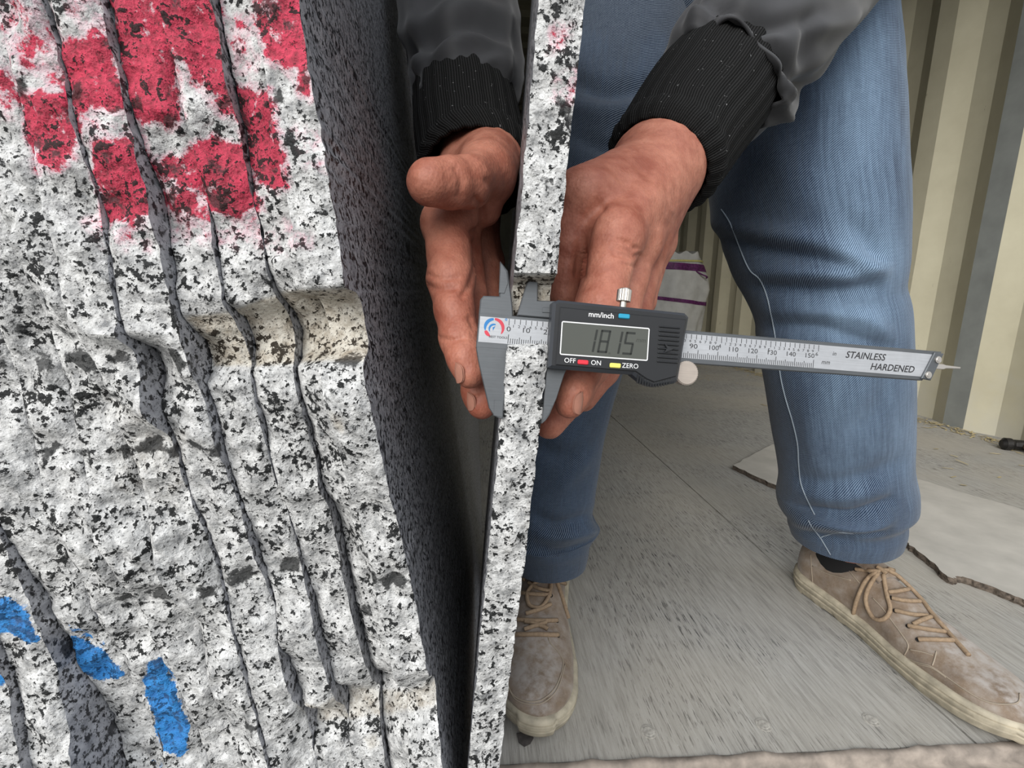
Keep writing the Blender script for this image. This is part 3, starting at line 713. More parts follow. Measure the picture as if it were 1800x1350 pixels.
# slider with the moving jaws
m = MB()
m.prism(ccw([(18.15,-3.6),(18.15,-30),(17.8,-36.6),(19.4,-35.2),(21.0,-32.6),(23.8,-24.8),(26.6,-14),(28.6,-9),(72,-9),(72,-3.6)]), -3.3, -.05, bev=.3)
m.prism(ccw([(3.4,11.0),(4.0,13.6),(6.8,25.2),(9.0,30.4),(10.6,32.4),(12.6,33.4),(11.9,25.7),(12.3,18.6),(20,18.9),(64,18.4),(72,17.4),(72,11.0)]), -3.2, .15, bev=.45)
m.prism(ccw([(14.6,13.2),(20,13.4),(20,15.8),(14.6,15.6)]), .1, .45, bev=.2)
m.prism(ccw([(18.3,-28),(18.0,-35.6),(20.6,-32.6),(22.2,-28)]), -1, .12, bev=.25)
m.box((16, -8, -4.4), (76, 17, -3.25))
slider = loc_build(m, 'slider', M_STEEL, root)
# black display housing
HP = ccw([(17.6,-11.3),(17.9,17.2),(20.4,18.4),(79.2,17.4),(81.2,15.6),(80.4,9.6),(77.8,-13.6),(76.2,-14.8),(66,-16.9),(61.5,-15.6),(56.2,-12.0),(47.6,-12.1),(18.6,-11.7)])
m = MB(); m.prism(HP, .3, 7.2, m=1, bev=1.3, mtop=0)
m.prism(ccw([(20.6,-10.2),(21.0,15.2),(79.4,14.4),(78.6,8.6),(76.2,-11.6),(66,-14.9),(62.2,-13.6),(57,-10.6),(47.6,-10.6)]), 6.6, 7.9, m=0, bev=.4)
for i in range(9):
    y = -5.4+1.95*i; m.prism(rrect(66.6, y-.42, 76.4, y+.42, .35), 7.6, 8.55, m=0, bev=.3)
for i in range(13):
    x = 58.6+i*1.25; yb = -14.6-1.9*sin(pi*min(1, (x-57)/17)); m.cyl((x, yb+3.4, 7.2), (x, yb-.6, 6.4), .42, 8, m=0)
m.prism(ccw([(69.2,2.6),(74.2,.6),(69.2,-1.6),(70.6,.5)]), 8.3, 8.8, m=0, bev=.2)
house = loc_build(m, 'display_housing', [M_BLACK, M_RIM], root)
m = MB(); m.prism(rrect(22.0, -5.6, 62.2, 9.1, .8), 7.8, 8.0); scr = loc_build(m, 'screen', M_LCD, house)
m = MB(); a = rrect(22.0, -5.6, 62.2, 9.1, .8); b = inset(a, .5); n = len(a)
m.add([(x, y, 8.05) for x, y in a]+[(x, y, 8.05) for x, y in b], [(i, (i+1) % n, n+(i+1) % n, n+i) for i in range(n)]); loc_build(m, 'screen_border', M_WHITE, house)
m = MB()
def seg(cx, cy, w, h, on, sh=.14, t=.95, mt=0):
    def q(x0, y0, x1, y1):
        pts_ = [(x0, y0), (x1, y0), (x1, y1), (x0, y1)]; m.add([(cx+x+sh*y, cy+y, 8.06) for x, y in pts_], [(0, 1, 2, 3)], mt)
    g = .18; hw, hh = w/2, h/2
    if 'a' in on: q(-hw+g, hh-t, hw-g, hh)
    if 'g' in on: q(-hw+g, -t/2, hw-g, t/2)
    if 'd' in on: q(-hw+g, -hh, hw-g, -hh+t)
    if 'f' in on: q(-hw, g, -hw+t, hh-g)
    if 'b' in on: q(hw-t, g, hw, hh-g)
    if 'e' in on: q(-hw, -hh+g, -hw+t, -g)
    if 'c' in on: q(hw-t, -hh+g, hw, -g)
for cx, on in ((35.6, 'bc'), (41.6, 'abcdefg'), (47.2, 'bc'), (53.0, 'afgcd')): seg(cx, 1.6, 4.6, 10.2, on)
m.prism(rrect(43.9, -3.8, 44.7, -3.0, .2, 2), 8.03, 8.06, m=1)
text(m, 'mm', 58.4, 3.4, 3.0, z=8.02, m=1, shear=.2)
loc_build(m, 'display_digits', [M_SEG, M_SEGF], scr)
m = MB()
text(m, 'mm/inch', 39.6, 13.0, 3.3, z=7.9, bold=True, sx_=1.02); text(m, 'OFF', 26.8, -7.9, 3.0, z=7.9); text(m, 'ON', 38.6, -8.1, 3.0, z=7.9); text(m, 'ZERO', 54.3, -8.4, 3.0, z=7.9)
loc_build(m, 'panel_lettering', M_WHITE, house)
for nm, mt, x0, y0, x1, y1 in (('blue_button', M_BBLUE, 47.4, 12.3, 52.5, 14.4), ('red_button', M_BRED, 30.2, -9.2, 35.0, -7.2), ('yellow_button', M_BYEL, 44.8, -9.7, 49.8, -7.6)):
    m = MB(); m.prism(rrect(x0, y0, x1, y1, .6), 7.7, 8.7, bev=.35); loc_build(m, nm, mt, house)
# lock screw and thumb wheel
m = MB(); m.cyl((51.6, 21.2, 1.5), (51.9, 26.4, 1.5), 3.25, 40, rag=.06); m.cyl((51.9, 26.4, 1.5), (51.9, 27.0, 1.5), 2.9, 40, r2=2.5); m.cyl((51.4, 17.5, 1.5), (51.6, 21.3, 1.5), 1.5, 14); loc_build(m, 'lock_screw', M_BRIGHT, root)
m = MB(); m.cyl((84.6, -9.4, -3.6), (84.6, -9.4, 1.2), 5.7, 64, rag=.03); m.cyl((84.6, -9.4, 1.2), (84.6, -9.4, 1.6), 5.5, 48, r2=5.1)
loc_build(m, 'thumb_wheel', M_DISC, root)
# ------------------------------------------------------------------ the man: body (hands, arms, trunk, head, legs) as one mesh
def J(px, py, z, r): return (P(px, py, z), r)
def K(*a): return [J(*q) for q in a]
# --- hand at the left of the slab (his right), thumb towards the viewer
WR = J(846, 268, .376, .0310)
HA_palm = [[J(826, 165, .408, .0290), WR], [WR, J(860, 283, .342, .0235)], [WR, J(788, 395, .290, .0150)], [WR, J(804, 385, .315, .0160)], [WR, J(828, 385, .337, .0155)], [WR, J(846, 385, .356, .0130)],
           [J(860, 283, .342, .0235), J(856, 303, .292, .0168)], [J(856, 318, .30, .017), J(795, 400, .290, .0120)], [J(850, 366, .298, .0115), J(852, 352, .298, .0115)]]
HA_f = [K((860, 288, .318, .0190), (852, 307, .288, .0162), (822, 321, .262, .0138), (790, 322, .252, .0131), (756, 321, .243, .0122)),
        K((786, 392, .286, .0152), (789, 440, .276, .0128), (793, 490, .266, .0134), (799, 545, .256, .0108), (808, 595, .250, .0104), (819, 630, .244, .0097), (826, 656, .241, .0080)),
        K((802, 385, .312, .0150), (822, 520, .296, .0124), (832, 600, .280, .0105), (837, 650, .272, .0104), (843, 690, .264, .0098), (847, 712, .262, .0082)),
        K((828, 385, .337, .0140), (852, 475, .336, .0120), (860, 560, .325, .0100), (860, 630, .31, .0088)),
        K((846, 385, .356, .0120), (862, 460, .362, .0105), (866, 530, .352, .0086), (864, 580, .34, .0075))]
# --- hand at the right of the slab (his left)
WL = J(1152, 302, .340, .0320)
HB_palm = [[J(1225, 190, .385, .031), WL], [WL, J(1100, 325, .312, .0225)], [WL, J(1078, 418, .266, .0155)], [WL, J(1118, 425, .292, .0155)], [WL, J(1138, 425, .315, .0150)], [WL, J(1150, 425, .337, .0140)],
           [J(1100, 325, .312, .0225), J(1024, 346, .276, .0150)], [J(1060, 345, .29, .0160), J(1075, 405, .272, .0140)], [J(1078, 418, .266, .0155), J(1150, 425, .337, .0140)]]
HB_f = [K((1090, 328, .305, .0200), (1026, 346, .274, .0158), (1006, 395, .278, .0128), (1000, 435, .280, .0128), (993, 480, .281, .0110), (990, 520, .282, .0100)),
        K((1078, 418, .264, .0158), (1066, 480, .254, .0130), (1054, 545, .246, .0134), (1036, 610, .241, .0104), (1022, 650, .238, .0098), (1008, 690, .233, .0088), (1002, 710, .232, .0074)),
        K((1118, 425, .290, .0152), (1102, 490, .283, .0126), (1085, 550, .278, .0130), (1040, 640, .270, .0106), (1010, 690, .266, .0102), (966, 745, .258, .0084)),
        K((1138, 425, .313, .0145), (1110, 545, .305, .0124), (1060, 650, .298, .0100), (1025, 700, .292, .0085)),
        K((1150, 425, .335, .0130), (1125, 530, .33, .0105), (1090, 610, .325, .0086), (1060, 660, .32, .0076))]
def hand_fun(palm, fingers):
    def f(X, Y, Z):
        d = None
        for seg_ in palm:
            c = chain(X, Y, Z, seg_); d = c if d is None else smin(d, c, .0045)
        g = None
        for ch in fingers:
            c = chain(X, Y, Z, ch, .0035); g = c if g is None else smin(g, c, .0012)
        return smin(d, g, .0075)
    return f
def bounds(*chains, pad=.03):
    A = np.array([p for ch in chains for p, r in ch]); return A.min(0)-pad, A.max(0)+pad
handV = []; handF = []; hb = 0; BV = {}
for nm, palm, fing in (('a', HA_palm, HA_f), ('b', HB_palm, HB_f)):
    lo, hi = bounds(*palm, *fing, pad=.036)
    V, F = surface_nets(hand_fun(palm, fing), lo, hi, .0011, 3)
    # crease lines across the finger joints and palm
    BV[nm] = BVHTree.FromPolygons([tuple(v) for v in V], [tuple(map(int, f)) for f in F])
    px, py = project(V)
    nrm = np.zeros_like(V); fn = np.cross(V[F[:, 2]]-V[F[:, 0]], V[F[:, 3]]-V[F[:, 1]])
    for i in range(4): np.add.at(nrm, F[:, i], fn)
    nrm /= np.linalg.norm(nrm, axis=1)[:, None]+1e-12
    tocam = CAMP-V; facing = (nrm*tocam).sum(1) > 0
    CRE = dict(a=[([(748,500),(770,508),(800,506)], 5, -0.00119), ([(752,482),(775,490),(805,488)], 4, -0.00085), ([(768,592),(790,598),(815,594)], 4, -0.00102), ([(836,470),(826,500),(812,520)], 6, -0.00119),
                  ([(858,318),(868,336),(862,360)], 7, -0.00180), ([(800,296),(812,318),(806,345)], 7, -0.00119), ([(838,352),(850,372),(846,398),(832,408)], 6, -0.00220), ([(826,560),(832,575)], 5, -0.00102), ([(830,700),(850,694)], 4, -0.00068)],
               b=[([(1056,362),(1040,378),(1030,402),(1022,440),(1018,480)], 10, -0.00300), ([(1084,432),(1104,440),(1120,436)], 4, -0.00102), ([(1078,446),(1100,452),(1124,448)], 4, -0.00102), ([(1086,420),(1106,426)], 4, -0.00085), ([(1018,660),(1034,668)], 4, -0.00085),
                  ([(1100,310),(1120,330),(1140,350)], 9, 0.00119), ([(1060,300),(1090,330)], 8, 0.00102), ([(1150,330),(1180,370)], 9, 0.00102), ([(1072,438),(1092,446),(1110,446)], 3, -.0009), ([(1098,426),(1116,434)], 3, -.0008), ([(1110,300),(1150,345),(1170,385)], 8, .0009), ([(1160,262),(1185,300)], 5, -.0006), ([(1090,462),(1112,468)], 3, -0.00068)])[nm]
    for line, w, amp in CRE:
        L = catmull(line, 6); d = np.full(len(V), 1e9)
        for a, b in zip(L[:-1], L[1:]):
            e_ = b-a; t = np.clip(((px-a[0])*e_[0]+(py-a[1])*e_[1])/(e_@e_+1e-9), 0, 1); d = np.minimum(d, np.hypot(px-a[0]-t*e_[0], py-a[1]-t*e_[1]))
        V = V+nrm*(amp*np.exp(-(d/w)**2)*facing)[:, None]
    V = V+nrm*(.00035*vnoise(V, 160, 2))[:, None]
    handV.append(V); handF.append(F+hb); hb += len(V)
# --- coarse arms, trunk, neck, head, legs (under the clothes or above the frame)
SHR = (np.array([.13, .80, 1.30]), .058); SHL = (np.array([.50, .80, 1.30]), .058)
ELR = J(792, -250, .60, .040); ELL = J(1545, -210, .58, .040)
HIPR = (np.array([.19, .80, .93]), .085); HIPL = (np.array([.41, .80, .93]), .085)
KNR = J(1040, 470, .62, .050); KNL = J(1445, 480, .63, .050); ANR = J(968, 965, .68, .034); ANL = J(1490, 950, .70, .034)
CH = (np.array([.315, .80, 1.22]), .125); PE = (np.array([.30, .82, .97]), .105); NK = (np.array([.315, .74, 1.40]), .055); HD = (np.array([.31, .66, 1.53]), .085); CHN = (np.array([.31, .60, 1.46]), .050)
def body_fun(X, Y, Z):
    d = None
    for ch in ([PE, CH], [CH, SHR], [CH, SHL], [CH, NK, HD], [HD, CHN], [PE, HIPR], [PE, HIPL], [SHR, ELR, J(822, 150, .412, .024)], [SHL, ELL, J(1225, 190, .385, .030)], [HIPR, KNR, ANR], [HIPL, KNL, ANL],
               [(np.array([.31, .575, 1.50]), .014), (np.array([.31, .566, 1.478]), .016)], [(np.array([.222, .665, 1.50]), .012), (np.array([.222, .665, 1.53]), .014)], [(np.array([.398, .665, 1.50]), .012), (np.array([.398, .665, 1.53]), .014)]):
        c = chain(X, Y, Z, ch, .03); d = c if d is None else smin(d, c, .010)
    return d
V, F = surface_nets(body_fun, (-.16, .30, .02), (.80, 1.0, 1.66), .014, 1)
handV.append(V); handF.append(F+hb)
BASE = (.30, .62, 0.0)
person = mesh_obj('person', np.concatenate(handV), np.concatenate(handF), M_SKIN, origin=BASE)
tag(person, 'person in blue jeans and grey jacket holding a caliper against the single slab', 'person')

# --- fingernails
def ray_on(bv, px, py):
    d = Vector(ray(px, py)).normalized(); r = bv.ray_cast(Vector(CAMP), d); return r[0], r[1]
def nail(bv, c, tip, side, w, l):
    p, n = ray_on(bv, *c)
    if p is None: return
    q, _ = ray_on(bv, *tip)
    ax = (q-p) if q is not None else Vector(P(*tip, (Vector(CAMP)-p).length))-p
    n = (n+Vector(side)*1.0).normalized() if side is not None else n
    ax = (ax-n*ax.dot(n)).normalized(); s_ = ax.cross(n)
    mb = MB(); NU, NV = 9, 9; vv = []
    for j in range(NV):
        for i in range(NU):
            a = -1+2*i/(NU-1); b = -1+2*j/(NV-1); k = max(0, 1-.28*abs(b)**3)
            x = a*w*k; y = b*l*(1-.18*a*a if b > 0 else 1-.25*a*a)
            vv.append(p+s_*x+ax*y+n*(.0007-.9*x*x/(w*1.6)-.0006*b*b))
    mb.add(vv, grid_faces(NU, NV)); back = [v-n*.0008 for v in vv]; mb.add(back, [tuple(reversed(f)) for f in grid_faces(NU, NV)])
    mb.build('fingernail', M_NAIL, person, smooth=True)
nail(BV['a'], (802, 655), (810, 676), tuple(-RIGHT*1.2), .0048, .0055)
nail(BV['a'], (823, 705), (828, 728), tuple(-RIGHT*1.2), .0046, .0054)
nail(BV['b'], (1022, 708), (1012, 730), tuple(RIGHT*1.3), .0046, .0058)

# ------------------------------------------------------------------ cloth tubes
def loft(rings, nu, nv, folds=(), noise_amp=.002, noise_scale=14, pleat=None, front_only=True, closed_ends=False):
    """rings: (centre, half width across the view, half depth).  returns verts, uv, faces and view pixels"""
    C_ = catmull([r[0] for r in rings], 16); R_ = catmull([(r[1], r[2], 0) for r in rings], 16)
    C_ = np.array(C_); R_ = np.array(R_)[:, :2]
    s = np.concatenate([[0], np.cumsum(np.linalg.norm(np.diff(C_, axis=0), axis=1))]); t = np.linspace(0, s[-1], nv)
    C_ = np.stack([np.interp(t, s, C_[:, i]) for i in range(3)], 1); R_ = np.stack([np.interp(t, s, R_[:, i]) for i in range(2)], 1)
    T = np.gradient(C_, axis=0); T /= np.linalg.norm(T, axis=1)[:, None]
    view = C_-CAMP; view /= np.linalg.norm(view, axis=1)[:, None]
    e1 = np.cross(T, view); e1 /= np.linalg.norm(e1, axis=1)[:, None]
    for i in range(nv):
        if e1[i]@RIGHT < 0: e1[i] = -e1[i]
    e2 = np.cross(T, e1); sg = np.sign((e2*(-view)).sum(1)); e2 *= sg[:, None]
    a = np.linspace(0, 2*pi, nu, endpoint=False)
    ca, sa = np.cos(a), np.sin(a)
    N = e1[:, None]*ca[None, :, None]+e2[:, None]*sa[None, :, None]
    V = C_[:, None]+e1[:, None]*(ca[None]*R_[:, :1])[..., None]+e2[:, None]*(sa[None]*R_[:, 1:])[..., None]
    px, py = project(V); fr = smooth01(np.repeat(sa[None], nv, 0), -.35, .1)
    disp = noise_amp*vnoise(V, noise_scale, 2)
    for line, w, amp in folds:
        L = catmull(line, 6); d = np.full(px.shape, 1e9); tt = np.zeros(px.shape); n_ = len(L)-1
        for k, (p, q) in enumerate(zip(L[:-1], L[1:])):
            e_ = q-p; u = np.clip(((px-p[0])*e_[0]+(py-p[1])*e_[1])/(e_@e_+1e-9), 0, 1); dd = np.hypot(px-p[0]-u*e_[0], py-p[1]-u*e_[1])
            tt = np.where(dd < d, (k+u)/n_, tt); d = np.minimum(d, dd)
        disp += amp*np.exp(-(d/w)**2)*np.sin(pi*np.clip(.12+.76*tt, 0, 1))*fr
    if pleat: disp += pleat(np.repeat(a[None], nv, 0), np.repeat(t[:, None], nu, 1), t[-1])
    V = V+N*disp[..., None]
    R0 = R_.mean()
    uv = np.stack([np.repeat((a*R0)[None], nv, 0), np.repeat(t[:, None], nu, 1)], -1)
    F = grid_faces(nu, nv, wrap=True)
    return V.reshape(-1, 3), uv.reshape(-1, 2), F, (px, py, a, t)
def ringpx(px, py, z, hw, depth=1.0): r = hw*z/FPX; return (P(px, py, z), r, r*depth)
def joinm(parts):
    V = []; U = []; F = []; b = 0
    for v, u, f in parts: V.append(v); U.append(u); F += [tuple(i+b for i in q) for q in f]; b += len(v)
    return np.concatenate(V), np.concatenate(U), F

# --- jeans
LEG_L = [ringpx(1380,-130,.79,150), ringpx(1385,-40,.745,152), ringpx(1388,60,.715,150), ringpx(1398,200,.672,152,.95), ringpx(1408,330,.642,148,.92), ringpx(1426,420,.630,138,.9), ringpx(1440,480,.628,125,.9), ringpx(1449,530,.634,112,.95),
         ringpx(1456,570,.640,114), ringpx(1465,650,.655,110), ringpx(1474,750,.69,103), ringpx(1479,820,.705,98), ringpx(1482,862,.715,103), ringpx(1481,884,.72,101), ringpx(1482,902,.724,88), ringpx(1484,922,.728,86), ringpx(1484,940,.732,82)]
LEG_R = [ringpx(1110,-130,.79,140), ringpx(1095,-40,.745,140), ringpx(1085,60,.715,136), ringpx(1070,200,.672,130,.92), ringpx(1054,330,.64,116,.9), ringpx(1042,450,.625,100,.9), ringpx(1034,530,.628,97,.9), ringpx(1018,620,.640,83),
         ringpx(1006,690,.652,73), ringpx(988,760,.660,75), ringpx(972,850,.672,74), ringpx(965,905,.678,78), ringpx(964,925,.685,84), ringpx(965,950,.69,76), ringpx(967,975,.693,66), ringpx(968,992,.695,60)]
FL = [([(1262,395),(1330,412),(1420,428),(1500,462),(1545,480)], 20, 0.0116), ([(1270,418),(1360,440),(1450,455),(1530,492)], 15, -0.0130), ([(1320,478),(1420,480),(1500,484),(1552,470)], 14, 0.0101), ([(1330,505),(1430,512),(1540,505)], 13, -0.0130),
      ([(1345,545),(1440,548),(1520,560),(1562,590)], 14, 0.0072), ([(1352,575),(1450,580),(1560,612)], 12, -0.0072), ([(1490,380),(1525,420),(1545,455)], 16, -0.0072), ([(1300,240),(1380,300),(1440,380)], 40, 0.0058),
      ([(1390,835),(1450,850),(1520,838),(1575,815)], 16, -0.0072), ([(1400,862),(1470,872),(1550,862)], 14, 0.0087), ([(1395,892),(1440,900),(1500,905),(1565,880)], 10, -0.0116), ([(1400,918),(1450,920),(1520,930),(1565,915)], 10, 0.0087), ([(1420,935),(1480,945),(1560,935)], 7, -0.0087), ([(1500,760),(1540,720),(1560,660)], 22, -0.0043), ([(1420,700),(1430,780),(1440,830)], 25, 0.0043)]
FR = [([(1000,140),(1070,160),(1160,150)], 18, -0.0101), ([(1000,180),(1060,200),(1130,190)], 20, 0.0087), ([(1010,240),(1080,260),(1120,240)], 16, -0.0087), ([(940,780),(980,800),(1030,790)], 14, -0.0058), ([(935,905),(980,925),(1040,905)], 12, -0.0087), ([(940,935),(990,940),(1050,930)], 11, 0.0101), ([(930,960),(980,975),(1035,960)], 9, -0.0087), ([(960,640),(1010,660),(1060,600)], 18, 0.0058), ([(980,860),(1010,830),(1035,800)], 14, 0.0058)]
a1 = loft(LEG_L, 200, 360, FL, .0022, 13); a2 = loft(LEG_R, 180, 340, FR, .0022, 13)
pel = loft([(np.array([.30, .82, 1.04]), .20, .14), (np.array([.30, .815, .96]), .205, .145), (np.array([.30, .80, .88]), .19, .13), (np.array([.30, .79, .82]), .12, .09)], 96, 60, [([(1030,30),(1110,60),(1200,100)], 16, -.012), ([(1040,70),(1110,110),(1190,130)], 16, .008), ([(1180,40),(1205,90),(1210,140)], 14, -.012)], .004, 12)
V, U, F = joinm([(a1[0], a1[1], a1[2]), (a2[0], a2[1]+.5, a2[2]), (pel[0], pel[1]+1.1, pel[2])])
px, py = project(V)
wear_shade = .40+.26*smooth01(px, 1340, 1520)*(px > 1200)-.30*smooth01(px, 1400, 1290)*(px > 1230)  # dye fade, with the leg's lit outer and shaded inner side painted in
wear_shade = np.where(px < 1200, .27-.10*smooth01(py, 500, 150)+.04*smooth01(px, 1010, 1080), wear_shade)  # leg beside the slab painted darker for the shade it stands in
wear_shade = wear_shade-.18*smooth01(py, 800, 930)*(px > 1230)-.45*smooth01(py, 90, -20)*(px < 1300)
for (cx_, cy_, rx, ry, am) in ((1525, 450, 60, 55, .35), (1500, 560, 80, 30, .28), (1500, 250, 70, 150, .12), (1480, 700, 60, 120, .10), (1530, 80, 30, 60, .2), (1000, 700, 40, 120, .08), (1120, 520, 30, 60, .15)):
    wear_shade += am*np.exp(-((px-cx_)/rx)**2-((py-cy_)/ry)**2)
jeans = mesh_obj('jeans', V, F, M_DENIM, person, uv=U, attrs=dict(wear_shade=wear_shade))
jb = BVHTree.FromPolygons([tuple(v) for v in V], F)
def trace(mb, bv, line, r, m_=8, off=.4, n=6, mt=0, minz=None):
    pts = []
    for q in catmull(line, m_):
        p, nn = ray_on(bv, float(q[0]), float(q[1]))
        if p is None: continue
        if nn.dot(Vector(CAMP)-p) < 0: nn = -nn
        p = p+nn*(r*off)
        if pts and ((p-pts[-1]).length > .035*m_/2): continue
        pts.append(p)
    if len(pts) > 2:
        for _ in range(2): pts = [pts[0]]+[(pts[i-1]+2*pts[i]+pts[i+1])/4 for i in range(1, len(pts)-1)]+[pts[-1]]
        mb.tube([tuple(p) for p in pts], r, n, mt)
m = MB(); trace(m, jb, [(1268,368),(1285,395),(1302,440),(1318,475),(1335,490),(1348,520),(1357,560),(1366,610),(1372,660),(1381,700),(1393,740),(1402,780),(1404,815),(1408,850),(1420,880),(1432,905)], .0009)
m.build('inseam_stitching', M_JSTITCH, jeans, smooth=True)
m = MB(); trace(m, jb, [(1421,915),(1430,930),(1442,945),(1460,975)], .0008); trace(m, jb, [(1442,945),(1470,936),(1500,938)], .0007)
m.build('hem_stitching', M_JSTITCH, jeans, smooth=True)

# --- jacket: trunk and sleeves in one mesh, knitted cuffs as parts of it
S_R = [(np.array([.12, .80, 1.30]), .085, .085), (P(930,-380,.72), .075, .075), ringpx(792,-260,.60,96), ringpx(800,-120,.53,102), ringpx(805,0,.475,104), ringpx(811,90,.44,103), ringpx(815,150,.418,101), ringpx(819,190,.405,93), ringpx(822,212,.40,82)]
S_L = [(np.array([.50, .80, 1.30]), .085, .085), (P(1560,-400,.72), .075, .075), ringpx(1552,-215,.58,106), ringpx(1462,-85,.50,116), ringpx(1392,-8,.452,120), ringpx(1335,62,.424,126), ringpx(1290,115,.407,124), ringpx(1262,152,.398,114), ringpx(1249,170,.393,100)]
FSR = [([(700,60),(760,30),(830,10),(900,30)], 16, .006), ([(705,95),(770,62),(830,42),(890,70)], 14, -.006), ([(712,130),(770,95),(840,70),(905,110)], 13, .006), ([(735,40),(715,110),(720,170)], 12, -.006), ([(730,185),(735,130),(755,100)], 9, -.005), ([(830,130),(870,110),(905,140)], 12, .005), ([(740,165),(790,142),(832,128)], 9, .005)]
FSL = [([(1230,5),(1290,35),(1370,40),(1440,20)], 16, -.008), ([(1195,60),(1240,30),(1300,52),(1360,62)], 15, .008), ([(1180,110),(1240,65),(1300,75),(1345,120)], 13, .006), ([(1244,92),(1246,62),(1250,36)], 9, -.009), ([(1205,112),(1208,92),(1214,74)], 8, -.008), ([(1335,60),(1370,100),(1400,140),(1420,175)], 17, -.010), ([(1290,70),(1340,110),(1380,170),(1365,215)], 15, .009),
       ([(1425,30),(1424,90),(1420,150)], 12, -.008), ([(1440,50),(1470,45),(1510,20)], 16, .006), ([(1300,110),(1325,150),(1345,195)], 10, -.008), ([(1345,170),(1362,180),(1374,205)], 9, .008), ([(1270,100),(1290,120),(1310,150)], 9, .006)]
hemp = lambda n_, amp: (lambda a, t, L: amp*np.sin(a*n_+1.3*np.sin(a*2))*smooth01(t, L*.80, L*.96)*(.6+.4*np.sin(a*3+1)))
b1 = loft(S_R, 150, 260, FSR, .003, 15, pleat=hemp(9, .0035)); b2 = loft(S_L, 170, 280, FSL, .003, 15, pleat=hemp(11, .0030))
tr = loft([(np.array([.315, .79, 1.37]), .075, .07), (np.array([.315, .80, 1.33]), .16, .11), (np.array([.315, .80, 1.22]), .215, .145), (np.array([.31, .82, 1.10]), .21, .155), (np.array([.30, .83, 1.02]), .20, .16)], 96, 90, (), .006, 9)
V, U, F = joinm([b1[:3], b2[:3], tr[:3]])
jk = mesh_obj('jacket', V, F, M_JACKET, person, uv=U)
so = jk.modifiers.new('thickness', 'SOLIDIFY'); so.thickness = .0022; so.offset = -1
rim = lambda a, t, L: .0022*smooth01(t, L*.86, L*.93)*smooth01(t, L*1.0, L*.955)+.0006*np.sin(a*26)
for rr in ([ringpx(815,175,.408,88), ringpx(824,230,.388,94), ringpx(832,272,.370,96), ringpx(838,300,.356,97), ringpx(839,308,.353,92)],
           [ringpx(1275,128,.402,96), ringpx(1238,180,.386,105), ringpx(1205,226,.370,104), ringpx(1178,266,.358,102), ringpx(1162,288,.350,97), ringpx(1157,295,.348,88)]):
    c = loft(rr, 220, 120, (), .0012, 20, pleat=rim)
    cf = mesh_obj('cuff', c[0], c[2], M_KNIT, jk, uv=c[1]); so = cf.modifiers.new('thickness', 'SOLIDIFY'); so.thickness = .003; so.offset = -1
# hair
def hair_fun(X, Y, Z):
    d = np.sqrt(((X-.31)/.092)**2+((Y-.675)/.100)**2+((Z-1.56)/.088)**2)-1
    return np.maximum(d*.09, -(Y-.60)-(Z-1.52)*.9*(-1)*0-.0)
V, F = surface_nets(lambda X, Y, Z: np.maximum(hair_fun(X, Y, Z), (1.555-Z)-(Y-.60)*1.2), (.19, .54, 1.40), (.43, .80, 1.68), .008, 1)
mesh_obj('hair', V, F, M_HAIR, person)

